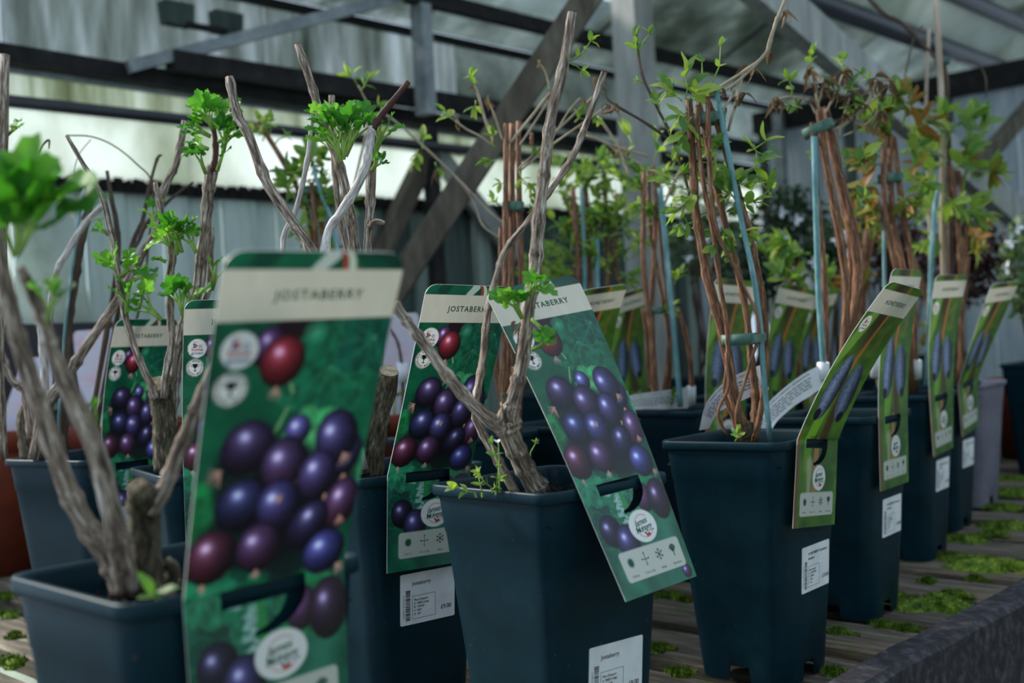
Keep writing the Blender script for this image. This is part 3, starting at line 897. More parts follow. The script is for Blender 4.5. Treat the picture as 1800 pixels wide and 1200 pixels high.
def common_print(p, josta):
    """band, round badges, maker's oval, icon panel"""
    W_, L_ = TGW, TGL
    p.over(((p.Y > .034 * L_) & (p.Y < .130 * L_)).astype(float), np.array([205, 200, 184])[None, None] + (p.noise(20, 20)[..., None] - .5) * 8)
    m_, *_ = p.ell(.15 * W_, .182 * L_, .0098, .0098); p.over(m_, [232, 230, 226])
    if josta:
        m_, *_ = p.ell(.13 * W_, .255 * L_, .0092, .0092); p.over(m_, [228, 228, 224])
    ox, oy = .56 * W_, .815 * L_
    m_, *_ = p.ell(ox, oy, .0165 if josta else .0150, .0135); p.over(m_, [233, 232, 230])
    p.over(p.rrect(.13 * W_, .870 * L_, .925 * W_, .958 * L_, .003), [198, 200, 190])
def josta_print(nx, ny):
    p = Print(nx, ny, 5); W_, L_ = TGW, TGL
    n1, n2, n3 = p.noise(4, 9), p.noise(10, 26), p.noise(40, 110)
    g = (.45 * n1 + .35 * n2 + .2 * n3)[..., None]
    p.C = np.array([2, 56, 42]) * (1 - g) + np.array([24, 118, 80]) * g
    dark = np.clip((p.noise(5, 12) - .55) * 4, 0, 1); p.over(dark * .55, [4, 36, 34])
    p.over(np.clip((p.Y / L_ - .62) * 5, 0, 1) * .35 * p.noise(6, 14), [120, 190, 170])
    # top strip details
    p.over(p.seg(.5 * W_, .034 * L_, .6 * W_, 0, .003, .004), [182, 194, 184])
    p.over(p.seg(.66 * W_, .034 * L_, .66 * W_, .0, .0012, .0012), [176, 52, 50]); p.over(p.seg(.74 * W_, .034 * L_, .74 * W_, .01, .0012, .0012), [176, 62, 56])
    p.over(p.seg(.70 * W_, .034 * L_, .70 * W_, .0, .002, .002), [196, 208, 190])
    G1, G2, G3 = (22, 106, 74), (18, 92, 66), (60, 156, 96)
    V1 = (96, 176, 128)
    p.leaf(.68 * W_, .225 * L_, .034, 1.2, G2, V1); p.leaf(.92 * W_, .17 * L_, .026, 2.4, (14, 78, 62), V1)
    p.leaf(.62 * W_, .36 * L_, .020, .6, G3, (150, 214, 160), 6); p.leaf(.93 * W_, .44 * L_, .018, 2.0, (48, 150, 104), (150, 214, 170), 6)
    p.leaf(.16 * W_, .50 * L_, .028, 2.2, (24, 116, 66), (70, 150, 90)); p.leaf(.10 * W_, .66 * L_, .022, 1.2, (30, 120, 86), (120, 190, 150), 7)
    p.leaf(.38 * W_, .70 * L_, .022, .9, (22, 112, 80), (150, 206, 176), 7); p.leaf(.74 * W_, .72 * L_, .022, 1.2, (20, 120, 74), V1)
    p.leaf(.15 * W_, .80 * L_, .020, 2.6, (10, 76, 60), V1)
    for k in range(34):                       # pale flecked leaf edges near the hook
        x, y = (.37 + p.r.normal() * .045) * W_, (.68 + .0035 * k) * L_
        m_, *_ = p.ell(x, y, .0016 + .0012 * (k % 3), .0011); p.over(m_ * .75, [176, 206, 200])
    p.over(p.seg(.44 * W_, .67 * L_, .46 * W_, .80 * L_, .0022, .003), [40, 140, 70])
    # stalks
    for s_ in ((.45, .24, .48, .27, 1), (.47, .30, .42, .345, 1), (.42, .345, .30, .44, 1), (.5, .36, .56, .46, 0), (.34, .46, .28, .52, 0), (.3, .16, .52, .145, 0)):
        p.over(p.seg(s_[0] * W_, s_[1] * L_, s_[2] * W_, s_[3] * L_, .0007, .0011), [112, 160, 110])
    DK, PU = (38, 30, 58), (72, 34, 74)
    B = lambda u, v, rx, ry, rot, base, tint, cal=None: p.berry(u * W_, v * L_, rx, ry, rot, base, tint, cal)
    # deep shade between the berries of the bunch
    for u, v, rx, ry in ((.30, .44, .020, .030), (.52, .50, .024, .034), (.72, .50, .020, .030), (.84, .46, .012, .03), (.30, .56, .026, .018), (.62, .60, .024, .018)):
        m_, *_ = p.ell(u * W_, v * L_, rx, ry, 0, .006); p.over(m_ * .75, [10, 12, 20])
    m_, *_ = p.ell(.45 * W_, .139 * L_, .011, .007); p.over(m_, [30, 16, 26])
    m_, a_, b_, d_ = p.ell(.56 * W_, .155 * L_, .007, .007); p.over(m_ * .7, np.array([22, 112, 78]) + np.clip(1 - d_, 0, 1)[..., None] * 70)
    B(.30, .178, .0080, .0110, .3, (74, 42, 84), PU)
    B(.395, .208, .0122, .0142, .18, (118, 30, 42), (120, 20, 26), (.1, 1.0, .007))
    B(.55, .350, .0075, .009, 0, (76, 72, 136), DK)
    B(.865, .415, .0110, .0140, .1, (44, 44, 92), (46, 38, 74), (.3, .9))
    B(.80, .375, .0128, .0168, -.25, (48, 42, 84), DK, (.25, .72, .007))
    B(.27, .374, .0146, .0152, .35, (46, 34, 66), (46, 26, 52), (-.6, 1.0, .009))
    B(.50, .418, .0136, .0160, -.12, (54, 40, 74), (84, 28, 44), (.3, .72))
    B(.71, .452, .0115, .0150, .05, (56, 48, 92), (62, 38, 74), (.7, .85))
    B(.27, .490, .0142, .0148, .35, (36, 38, 76), (24, 22, 50), (-.2, 1.05, .009))
    B(.50, .502, .0132, .0152, -.15, (48, 46, 92), (64, 38, 78), (0, -.1, .004))
    B(.90, .525, .0112, .0162, .15, (66, 40, 74), (116, 44, 56), (.2, .5, .006))
    B(.70, .560, .0116, .0158, .5, (32, 28, 58), (34, 28, 58))
    B(.13, .588, .0144, .0156, .2, (68, 30, 48), (96, 28, 42), (.0, 1.0, .004))
    B(.41, .586, .0134, .0148, -.1, (64, 40, 74), (84, 30, 48), (-.1, .95, .005))
    B(.84, .628, .0134, .0140, 0, (52, 54, 116), (42, 38, 84), (.75, .75, .006))
    B(.70, .735, .0105, .0125, 0, (84, 44, 86), (72, 30, 62))
    B(.88, .750, .0128, .0175, .1, (44, 24, 48), (42, 20, 42))
    B(.17, .805, .0125, .0135, 0, (32, 24, 50), (28, 20, 42)); B(.32, .850, .0130, .0155, .1, (48, 42, 84), (42, 30, 58))
    B(.90, .975, .006, .006, 0, (70, 42, 92), PU)
    common_print(p, True)
    return srgb(p.C)
def honey_print(nx, ny):
    p = Print(nx, ny, 8); W_, L_ = TGW, TGL
    n1, n2 = p.noise(4, 7), p.noise(9, 40); g = (.6 * n1 + .4 * n2)[..., None]
    p.C = np.array([40, 72, 20]) * (1 - g) + np.array([104, 148, 52]) * g
    p.over(np.clip(1.2 - np.abs(p.X / W_ - .42 - .2 * (p.Y / L_ - .2)) * 5, 0, 1) * np.clip(1.6 - p.Y / L_ * 4, 0, 1), [58, 50, 28])
    p.over(p.seg(.66 * W_, .0, .46 * W_, .36 * L_, .003, .0035, .002), [172, 104, 52])
    p.over(p.seg(.86 * W_, .10 * L_, .72 * W_, .30 * L_, .002, .003, .003) * .6, [134, 92, 48])
    p.over(p.seg(.55 * W_, .42 * L_, .60 * W_, .66 * L_, .007, .009, .006) * .8, [74, 46, 26])
    m_, *_ = p.ell(.30 * W_, .62 * L_, .010, .055, .15, .003); p.over(m_ * .8, [110, 160, 40])
    m_, *_ = p.ell(.16 * W_, .22 * L_, .010, .045, .35, .003); p.over(m_ * .8, [124, 170, 70])
    m_, *_ = p.ell(.72 * W_, .86 * L_, .02, .05, -.2, .006); p.over(m_ * .6, [46, 96, 34])
    p.over(p.seg(.48 * W_, .68 * L_, .44 * W_, .86 * L_, .006, .005, .003), [170, 122, 72])
    p.over(p.seg(.32 * W_, .76 * L_, .30 * W_, .92 * L_, .007, .002, .006) * .7, [196, 188, 180])
    p.over(p.seg(.0 * W_, .66 * L_, .0, 1.0 * L_, .006, .007, .003), [116, 78, 46])
    n3 = p.noise(50, 150)[..., None]
    for cx, cy, rx, ry, rot in ((.30, .450, .0170, .038, .10), (.71, .468, .0180, .034, -.16)):
        m_, a, b, d = p.ell(cx * W_, cy * L_, rx, ry, rot)
        sh = np.clip(1 - (a + .3) ** 2 * .9 - .25 * b * b, .1, 1)[..., None]
        p.over(m_, np.array([84, 98, 126]) * (.35 + .8 * sh) * (.75 + .5 * n3) + np.clip(.5 - np.abs(a + .2), 0, 1)[..., None] * 40)
        m_, *_ = p.ell(cx * W_ - rot * .06 - .003, cy * L_ + ry * .84, rx * .42, ry * .18, rot); p.over(m_, [16, 16, 26])
    common_print(p, False)
    return srgb(p.C)

def tag_mat():
    m, nt, b = new_mat('printed_card')
    a = nt.nodes.new('ShaderNodeAttribute'); a.attribute_name = 'print'
    nt.links.new(a.outputs['Color'], b.inputs['Base Color'])
    b.inputs['Roughness'].default_value = .38
    b.inputs['Specular IOR Level'].default_value = .55
    tr = nt.nodes.new('ShaderNodeBsdfTranslucent'); nt.links.new(a.outputs['Color'], tr.inputs['Color'])
    ms = nt.nodes.new('ShaderNodeMixShader'); ms.inputs[0].default_value = .15      # thin printed plastic lets light through
    nt.links.new(b.outputs[0], ms.inputs[1]); nt.links.new(tr.outputs[0], ms.inputs[2])
    nt.links.new(ms.outputs[0], nt.nodes['Material Output'].inputs['Surface'])
    return m
M['print'] = tag_mat()
M['tongue_josta'] = plain('green_card', lin(22, 92, 66), .45)
M['tongue_honey'] = plain('leaf_green_card', lin(84, 122, 46), .45)
def in_hole(u, v):
    """slot for the rim plus the crescent left by the cut hook"""
    slot = (u > .21) & (u < .74) & (v > TVS - .004) & (v < TVS + .030)
    r = np.hypot((u - .44) / .30, (v - TVS - .02) / .075)
    cres = (v >= TVS + .028) & (r < 1) & (np.hypot((u - .36) / .26, (v - TVS - .012) / .075) > 1) & (u > .4)
    return slot | cres
def sheet_mesh(name, fn, nx, ny, colors):
    v = np.linspace(0, 1, ny); u = np.linspace(0, 1, nx)
    U, V = np.meshgrid(u, v)
    r = .011; y = V * TGL
    ins = np.where(y < r, r - np.sqrt(np.maximum(r * r - (r - y) ** 2, 0)), 0) / TGW
    U2 = ins + U * (1 - 2 * ins)
    P = fn(U2.ravel(), V.ravel())
    idx = np.arange(nx * ny).reshape(ny, nx)
    q = np.stack([idx[1:, :-1], idx[1:, 1:], idx[:-1, 1:], idx[:-1, :-1]], -1).reshape(-1, 4)
    uc = (U2[1:, :-1] + U2[:-1, 1:]) / 2; vc = (V[1:, :-1] + V[:-1, 1:]) / 2
    q = q[~in_hole(uc, vc).ravel()]
    # white cut edge all round
    loop = np.concatenate([idx[0, :], idx[1:, -1], idx[-1, -2::-1], idx[-2:0:-1, 0]])
    B = fn(U2.ravel()[loop], V.ravel()[loop], -.0007)
    n0 = len(P); k = len(loop); nb = n0 + np.arange(k)
    A2 = n0 + k + np.arange(k)                      # copies of the front edge, coloured white
    allv = np.concatenate([P, B, P[loop]])
    eq = np.stack([A2, nb, np.roll(nb, -1), np.roll(A2, -1)], -1)
    F_ = np.concatenate([q, eq]).astype(np.int32)
    me = bpy.data.meshes.new(name)
    me.vertices.add(len(allv)); me.vertices.foreach_set('co', allv.astype(np.float32).ravel())
    me.loops.add(F_.size); me.loops.foreach_set('vertex_index', F_.ravel())
    me.polygons.add(len(F_)); me.polygons.foreach_set('loop_start', np.arange(0, F_.size, 4, dtype=np.int32))
    me.update(calc_edges=True)
    ca = me.color_attributes.new('print', 'FLOAT_COLOR', 'POINT')
    cc = np.ones((len(allv), 4), np.float32)
    cc[:n0, :3] = colors.reshape(-1, 3); cc[n0:, :3] = srgb([214, 214, 206])
    ca.data.foreach_set('color', cc.ravel())
    me.materials.append(M['print'])
    smooth(me)
    return me
_pc = {}
def tag_letters(kind, small):
    """flat print in metres from the sheet's top left, y up; by ink"""
    W_, L_ = TGW, TGL
    T = {k: Flat() for k in ('green', 'ink', 'red', 'blue', 'pink', 'grey')}
    T['green'].text('JOSTABERRY' if kind == 'josta' else 'HONEYBERRY', .54 * W_, -.082 * L_,   .0074, 0, 1.18, 'CENTER', 0, .016)
    cx, cy = .15 * W_, -.182 * L_
    # home grown badge: little flag mark, leaf, two words
    T['red'].rect(cx - .0042, cy + .0022, cx + .0006, cy + .0032).rect(cx - .0020, cy + .0004, cx - .0010, cy + .0048)
    T['red'].text('home', cx, cy - .0014, .0050, 0, 1.05, 'CENTER', 0, .012)
    T['blue'].text('grown', cx, cy - .0051, .0046, 0, 1.05, 'CENTER', 0, .012)
    T['blue'].rect(cx - .0044, cy + .0034, cx - .0024, cy + .0050).rect(cx - .0044, cy + .0004, cx - .0024, cy + .0019).ring(cx + .0032, cy + .0020, .0010, .0016, n=14)
    T['red'].text('BUY', cx - .0022, cy + .0063, .0022, 0, 1, 'CENTER')
    if kind == 'josta':
        ax, ay = .13 * W_, -.255 * L_
        T['ink'].ring(ax, ay, .0086, .0090, n=32)
        T['ink'].arc_text('RHS AWARD OF', ax, ay, .0070, .0026, math.pi / 2, .245)
        T['ink'].arc_text('GARDEN MERIT', ax, ay, .0070, .0026, -math.pi / 2, .245, True)
        T['ink'].disc(ax - .0068, ay, .0004).disc(ax + .0068, ay, .0004)
        T['ink'].poly([(ax - .0026, ay + .0040), (ax - .0022, ay + .0010), (ax - .0004, ay - .0006), (ax - .0004, ay - .0026), (ax - .0018, ay - .0038), (ax + .0018, ay - .0038), (ax + .0004, ay - .0026), (ax + .0004, ay - .0006), (ax + .0022, ay + .0010), (ax + .0026, ay + .0040)])
        T['ink'].ring(ax - .0026, ay + .0022, .0009, .0014, 1.2, 5.0, 10).ring(ax + .0026, ay + .0022, .0009, .0014, -1.9, 1.9, 10)
    ox, oy = .56 * W_, -.815 * L_
    T['pink'].ring(ox + .001, oy, .0096, .0102, .9, 2.6, 16, .95).ring(ox + .001, oy, .0096, .0102, 3.6, 5.6, 16, .95)
    T['green'].text('James', ox - .0015, oy + .0034, .0074, .35, .92, 'CENTER', .12, .004)
    T['green'].text('McIntyre', ox - .0005, oy - .0020, .0066, .35, .85, 'CENTER', .12, .004)
    T['green'].text('& SONS', ox + .0072, oy - .0046, .0022, 0, 1.2, 'CENTER', 0, .01)
    T['red'].disc(ox + .0016, oy - .0078, .0014).disc(ox + .0040, oy - .0074, .0014)
    T['green'].poly([(ox - .0014, oy - .0052), (ox + .0012, oy - .0050), (ox + .0004, oy - .0074)])
    # icons: sun, arrows, frost, tree, with captions
    xs = [(.13 + .795 * f) * W_ for f in (.14, .38, .62, .86)]; y = -.905 * L_
    s = T['green']
    s.disc(xs[0], y, .0026)
    for k in range(14):
        a = k * 6.2832 / 14
        s.poly([(xs[0] + .0026 * math.cos(a - .2), y + .0026 * math.sin(a - .2)), (xs[0] + .0046 * math.cos(a), y + .0046 * math.sin(a)), (xs[0] + .0026 * math.cos(a + .2), y + .0026 * math.sin(a + .2))])
    s.line(xs[1], y - .005, xs[1], y + .005, .0005).line(xs[1] - .004, y - .0004, xs[1] + .004, y - .0004, .0005)
    for dx, dy in ((0, 1), (0, -1), (1, 0), (-1, 0)):
        px, py = xs[1] + dx * .0045, y + dy * .0052
        s.poly([(px - dy * .0009 - dx * .001, py + dx * .0009 - dy * .001), (px + dy * .0009 - dx * .001, py - dx * .0009 - dy * .001), (px + dx * .0006, py + dy * .0006)])
    for k in range(6):
        a = k * math.pi / 3 + math.pi / 6
        s.line(xs[2], y, xs[2] + .0046 * math.cos(a), y + .0046 * math.sin(a), .0006)
        bx, by = xs[2] + .0030 * math.cos(a), y + .0030 * math.sin(a)
        for e in (-.7, .7): s.line(bx, by, bx + .0017 * math.cos(a + e), by + .0017 * math.sin(a + e), .0005)
    s.line(xs[3], y - .0050, xs[3], y + .003, .0009)
    for k in range(11):
        a = math.radians(20 + 14 * k)
        s.line(xs[3], y - .001 - .001 * abs(math.cos(a)), xs[3] + .0044 * math.cos(a), y + .0004 + .0044 * math.sin(a), .0004)
        s.disc(xs[3] + .0036 * math.cos(a), y + .0004 + .0038 * math.sin(a), .0005, n=6)
    for x, c in zip(xs, ('Full Sun', '1.5m x 1.5m', 'Hardy', 'Deciduous')):
        T['grey'].text(c, x, -.944 * L_, .0026, 0, 1, 'CENTER')
    return T
def tag(key, kind, q, label, nx, ny, group=None):
    if (kind, nx, ny) not in _pc:
        _pc[(kind, nx, ny)] = (josta_print if kind == 'josta' else honey_print)(nx, ny)
    if kind not in _pc: _pc[kind] = tag_letters(kind, nx < 80)
    fn = tag_fn(key, q)
    org = Vector(fn([.5], [TVS])[0])
    r = empty('plant_tag', org, label, 'plant tag', group)
    fo = np.array(org)[None]
    card = link('card', sheet_mesh('card', lambda u, v, l=0.0: fn(u, v, l) - fo, nx, ny, _pc[(kind, nx, ny)]), r)
    # the cut tongue folds over the rim into the pot and carries the card
    n0 = math.radians(POTS[key][2] - 45); hf = 1.2 if key == 'H' else 1.0
    N0 = Vector((math.cos(n0), math.sin(n0), 0)); pc = Vector((POTS[key][0], POTS[key][1], 0))
    vs = []
    for u in (.27, .38, .49, .60, .69):
        p0 = Vector(fn([u], [TVS - .018], -.0005)[0]); al = p0 - pc; al = al - N0 * al.dot(N0); al.z = 0
        for dist, z in ((.0752, max(.2606, min(p0.z, .2635))), (.0715, .2606), (.0672, .2595), (.0660, .252), (.0655, .241)):
            vs.append(pc + al + N0 * dist * hf + Vector((0, 0, z)) - org)
        vs.insert(len(vs) - 5, p0 - org)
    link('tongue', mesh('tongue', vs, [[6 * i + j, 6 * i + j + 1, 6 * i + j + 7, 6 * i + j + 6] for i in range(4) for j in range(5)], M['tongue_' + kind], True), r)
    lab = {'green': 'dark green lettering', 'ink': 'black badge print', 'red': 'red print', 'blue': 'blue print', 'pink': 'pink ring', 'grey': 'grey captions'}
    for ink, fl_ in _pc[kind].items():
        if not fl_.v: continue
        a = np.array(fl_.v)
        P = fn(a[:, 0] / TGW, -a[:, 1] / TGL, .00022) - fo
        o = link('lettering', mesh('lettering', P, fl_.f, M['ink'] if ink == 'ink' else M['ink_' + ink]), r)
        o['label'] = lab[ink]; o['kind'] = 'stuff'
    return r
JB = (130, 370)
tag('A', 'josta', (0.0032, -0.0514, 0.0347, 0.375, 0.5715, 0.5228, -0.0028, 0.0029), 'jostaberry tag leaning out from the pot with the stump, its whole name readable', *JB)
tag('B', 'josta', (0.0064, 0.015, 0.0469, -0.4, -0.6171, 1.0016, 0.0008, 0.0002), 'slanting jostaberry tag hung askew on the pot of the forked trunk', *JB)
tag('G', 'josta', (0.0003, -0.0011, -0.0382, 0.4049, -0.215, 0.024, -0.0016, 0.0032), 'upright jostaberry tag with a bare stem crossing its round badges', *JB)
tag('H', 'josta', (-0.0216, 0.0041, -0.0111, 0.0333, 2.085, -0.0438, -0.009, 0.001), 'jostaberry tag standing behind the sawn-off trunk', 90, 256)
tag('I', 'josta', (-0.0033, 0.0077, -0.0142, 0.0202, 1.5773, -0.0853, -0.006, 0.0001), 'jostaberry tag mostly hidden behind the leaning one, only its badges showing', 90, 256)
HB = (60, 170)
tag('C', 'honey', (-0.0012, 0.0131, -0.1109, 0.4035, 1.6584, -0.1191, -0.0046, 0.003), 'strongly bent honeyberry tag on the pot with the twice-tied stems', 90, 256)
tag('D', 'honey', (-0.0063, -0.0116, -0.0042, 0.0365, 1.2544, 0.1328, -0.0033, 0.0016), 'straight honeyberry tag partly covered by the strongly bent one', *HB)
tag('E', 'honey', (-0.0238, -0.067, 0.0423, 0.0396, 1.2696, 0.737, -0.0018, 0.0016), 'straight honeyberry tag beside a blue cane, on the bronze-leaved plant', *HB)
tag('F', 'honey', (-0.0244, -0.0775, 0.1081, 0.4068, 0.3839, 0.8445, 0.0032, 0.0024), 'leaning honeyberry tag next to the lilac-grey pot', *HB)
tag('K', 'honey', (0.0027, -0.0154, -0.0583, 0.017, 1.2648, 0.1964, 0.0072, 0.0), 'honeyberry tag seen through the twice-tied red-brown stems', *HB)
tag('M', 'honey', (-0.0055, -0.0124, -0.0935, -0.0224, 2.4966, 0.9898, 0.0042, 0.0001), 'honeyberry tag below yellow-green leaves, above the long curled white label', *HB)
tag('L', 'honey', (-0.0104, -0.0122, 0.1397, -0.0026, 2.932, 0.6196, 0.0036, 0.0), 'honeyberry tag behind the stems with withered tops', *HB)
tag('R', 'honey', (-0.0458, 0.017, 0.0819, -0.0093, 3.213, -0.0264, 0.0058, 0.0), 'honeyberry tag with its name showing beside the slanting jostaberry tag', *HB)
tag('N', 'honey', (0.0015, -0.0019, 0.1792, -0.0157, 2.2351, 0.0367, 0.0145, 0.0), 'honeyberry tag with two grey-blue berries beside the bundle with the leaning blue cane', *HB)
# ================================================================== leaves
def josta_leaf_me(seed):
    random.seed(seed)
    n = 34; vs = [(0, 0, 0)]; fs = []
    def rad(a):                       # a = 0 at the tip (+y)
        lob = max(math.exp(-((a - c) / w) ** 2) * h for c, w, h in ((0, .50, 1.0), (1.1, .48, .95), (-1.1, .48, .95), (2.2, .5, .75), (-2.2, .5, .75)))
        return .56 + .44 * lob
    for ring in (.4, .75, 1.0):
        for k in range(n):
            a = -2.8 + 5.6 * k / (n - 1)
            r = rad(a) * ring * (1 + ((.06 if k % 2 else -.05) if ring == 1 else 0))
            x, y = math.sin(a) * r * .68, .30 + math.cos(a) * r * .66
            z = .30 * x * x - .20 * (y - .2) ** 2 + .07 * math.sin(a * 5.6 + seed) * ring ** 2 + random.uniform(-.03, .03) * ring
            vs.append((x, y, z))
    for k in range(n - 1):
        fs += [[0, k + 2, k + 1], [k + 1, k + 2, n + k + 2, n + k + 1], [n + k + 1, n + k + 2, 2 * n + k + 2, 2 * n + k + 1]]
    return mesh('leaf', vs, fs, M['josta_leaf'], True)
def oval_leaf_me(seed, mat, wid=.5, curl=.25, fold=.22):
    random.seed(seed)
    n = 8; vs, fs = [], []
    for i in range(n + 1):
        f = i / n
        w = wid * .5 * (math.sin(math.pi * min(1, f * .94 + .03)) ** .75) * (1 - .25 * f) + (.004 if 0 < i < n else 0)
        if i in (0, n): w = .015
        y = f; z = -curl * f * f + .02 * math.sin(f * 9 + seed)
        for j, s in enumerate((-1, -.5, 0, .5, 1)):
            vs.append((s * w, y, z + fold * abs(s) * w * 1.2 + random.uniform(-.008, .008)))
    for i in range(n):
        for j in range(4):
            a = i * 5 + j
            fs.append([a, a + 1, a + 6, a + 5])
    return mesh('leaf', vs, fs, mat, True)
LJ = [josta_leaf_me(s) for s in (1, 2, 3, 4)]
LH = [oval_leaf_me(s, M['honey_leaf'], w, c, f) for s, w, c, f in ((1, .5, .2, .25), (2, .62, .35, .2), (3, .42, .1, .4), (4, .56, -.1, .3))]
LB = [oval_leaf_me(s, M['bronze_leaf'], w, c, f) for s, w, c, f in ((5, .5, .2, .25), (6, .56, .3, .2), (7, .42, .05, .4))]
LFLOW = [oval_leaf_me(20, M['flower'], .7, .1, .1)]
LD = [oval_leaf_me(s, M['dead_leaf'], w, c, f) for s, w, c, f in ((8, .3, .9, 1.2), (9, .4, .7, 1.6), (10, .25, 1.1, 1.0))]
def put_leaf(parent, root, meshes, pos, d, size, up=None, name='leaf'):
    d = Vector(d).normalized()
    if up is None: up = Vector((random.uniform(-.6, .6), random.uniform(-.9, .2), random.uniform(.2, 1)))
    x = d.cross(Vector(up))
    x = x.normalized() if x.length > 1e-4 else Vector((1, 0, 0))
    z = x.cross(d)
    o = link(name, random.choice(meshes), parent)
    mt = (Matrix((x, d, z)).transposed() * size).to_4x4()
    mt.translation = Vector(pos) - Vector(root.location)
    o.matrix_local = mt
    return o
IMX, IMY = _right.copy(), -_upv.copy()       # image axes in the world
def idir(dx, dy, depth=0.0):
    return (IMX * dx + IMY * dy + _fw * depth).normalized()

# ================================================================== stems
def stem(root, pts, d, mat, name='stem', sides=9, jit=.05, nodes=True, n=5, dd=0.0, parent=None, cap=False):
    """pts: (px, py, width px [, depth offset]); d: distance of the first point; dd: depth drift over the length"""
    pp = [tuple(p) + (0.0,) * (4 - len(p)) for p in pts]
    N = len(pp)
    pp = [(a, b, w, d + e + dd * i / max(1, N - 1)) for i, (a, b, w, e) in enumerate(pp)]
    sm = crom(pp, n)
    P = [at(q[0], q[1], q[3]) for q in sm]
    R = [max(.0003, q[2] / 2 / F_PX * q[3]) for q in sm]
    if nodes:
        k = random.randint(2, 4)
        while k < len(R) - 1:
            R[k] *= random.uniform(1.12, 1.3)
            k += random.randint(3, 6)
    mb = MB().tube(P, R, sides, True, jit)
    o = mb.build(name, M[mat] if isinstance(mat, str) else mat, parent or root, root.location, True)
    o['_'] = 0
    del o['_']
    if cap:
        dv = (P[-1] - P[-2]).normalized(); x = dv.cross(Vector((0, 1, .2))).normalized(); y = dv.cross(x)
        c = P[-1] + dv * .0006 - Vector(root.location)
        vs = [c + (x * math.cos(a) + y * math.sin(a)) * R[-1] * .92 for a in [6.2832 * k / 14 for k in range(14)]]
        link('cut_face', mesh('cut_face', vs, [list(range(14))], M['heartwood']), o)
    return o
def tuft(st, root, px, py, d, dx, dy, ln, n=5, size=26, spread=1.0):
    """young jostaberry shoot: fleshy green stalks fanning into lobed leaves"""
    b = at(px, py, d); sc = d / F_PX
    ax = idir(dx, dy, random.uniform(-.25, .1))
    mb = MB(); tips = []
    for k in range(n):
        f = (k - (n - 1) / 2) / max(1, (n - 1) / 2) if n > 1 else 0
        side = IMX * (-ax.dot(IMY)) + IMY * ax.dot(IMX)
        v = (ax + side * f * .75 * spread + _fw * random.uniform(-.5, .35)).normalized()
        L_ = ln * sc * random.uniform(.75, 1.15)
        p1 = b + ax * L_ * .45 + v * L_ * .1; p2 = b + ax * L_ * .5 + v * L_ * .55
        mb.tube([b, p1, p2], [3.6 * sc, 2.8 * sc, 1.2 * sc], 6)
        tips.append((p2, v))
    mb.build('shoot', M['shoot'], st, root.location, True)
    for p, v in tips:
        droop = v + Vector((0, 0, random.uniform(-.55, .25))) + _fw * random.uniform(-.7, .2)
        put_leaf(st, root, LJ, p, droop, size * sc * random.uniform(.8, 1.3), Vector((random.uniform(-.5, .5), -.55, 1)))
def sprig(st, root, px, py, d, dx, dy, ln, pairs=2, size=24, meshes=None, mat='shoot', w=2.4, top=True):
    """green twig with opposite oval leaves"""
    meshes = meshes or LH
    b = at(px, py, d); sc = d / F_PX
    ax = idir(dx, dy, random.uniform(-.3, .3)); L_ = ln * sc
    side = (IMX * (-ax.dot(IMY)) + IMY * ax.dot(IMX)).normalized()
    bend = side * random.uniform(-.15, .15) * L_
    pts = [b, b + ax * L_ * .5 + bend, b + ax * L_]
    tw = MB().tube(pts, [w * .6 * sc, w * .5 * sc, w * .35 * sc], 5).build('twig', M[mat], st, root.location, True)
    for k in range(pairs):
        f = (k + 1) / pairs
        p = pts[0].lerp(pts[1], f * 2) if f < .5 else pts[1].lerp(pts[2], f * 2 - 1)
        a = random.uniform(0, 1.2) + (k % 2) * 1.2
        sd = side * math.cos(a) + _fw * math.sin(a)
        for s in (-1, 1):
            put_leaf(st, root, meshes, p, sd * s + ax * random.uniform(.2, .9), size * sc * random.uniform(.7, 1.2) * (1 - .15 * (k == pairs - 1)))
    if top:
        for s in range(2):
            put_leaf(st, root, meshes, pts[2], ax + side * random.uniform(-.5, .5) + _fw * random.uniform(-.4, .4), size * sc * random.uniform(.7, 1.1))
def dry(st, root, px, py, d, n=3, size=13):
    for k in range(n):
        put_leaf(st, root, LD, at(px + random.uniform(-6, 6), py + random.uniform(-6, 6), d + random.uniform(-.01, .01)), idir(random.uniform(-1, 1), random.uniform(-.2, 1), random.uniform(-.5, .5)), size * d / F_PX * random.uniform(.7, 1.3))
def tie(root, px, py, d, wpx, hpx, tilt=0.0, name='tie'):
    c = at(px, py, d); sc = d / F_PX; rx = wpx / 2 * sc; h = hpx / 2 * sc
    vs, fs = [], []; n = 20
    X_ = (IMX * math.cos(tilt) + IMY * math.sin(tilt)); U_ = (-IMY * math.cos(tilt) + IMX * math.sin(tilt))
    for k in range(n):
        a = 6.2832 * k / n
        rr = 1 + .08 * math.sin(3 * a)
        p = c + X_ * math.cos(a) * rx * rr + _fw * math.sin(a) * rx * .62 * rr
        for e in (h, -h): vs.append(p + U_ * e)
        for e in (-h, h): vs.append(p * 1.0 + U_ * e + (c - p).normalized() * .0006)
    for k in range(n):
        a, b = k * 4, ((k + 1) % n) * 4
        for j in range(4): fs.append([a + j, a + (j + 1) % 4, b + (j + 1) % 4, b + j])
    o = link(name, mesh(name, [v - Vector(root.location) for v in vs], fs, M['tie'], True), root)
    # loose tail
    e = c - _fw * rx * .62
    vs = []
    for i in range(6):
        f = i / 5
        p = e + X_ * rx * (.2 + .7 * f) - _fw * (.3 * rx * math.sin(f * 3.0)) + U_ * h * .2 * f
        vs += [p + U_ * h * .8 * (1 - .3 * f), p - U_ * h * .8 * (1 - .3 * f)]
    link('tail', mesh('tail', [v - Vector(root.location) for v in vs], [[2 * i, 2 * i + 1, 2 * i + 3, 2 * i + 2] for i in range(5)], M['tie'], True), o)
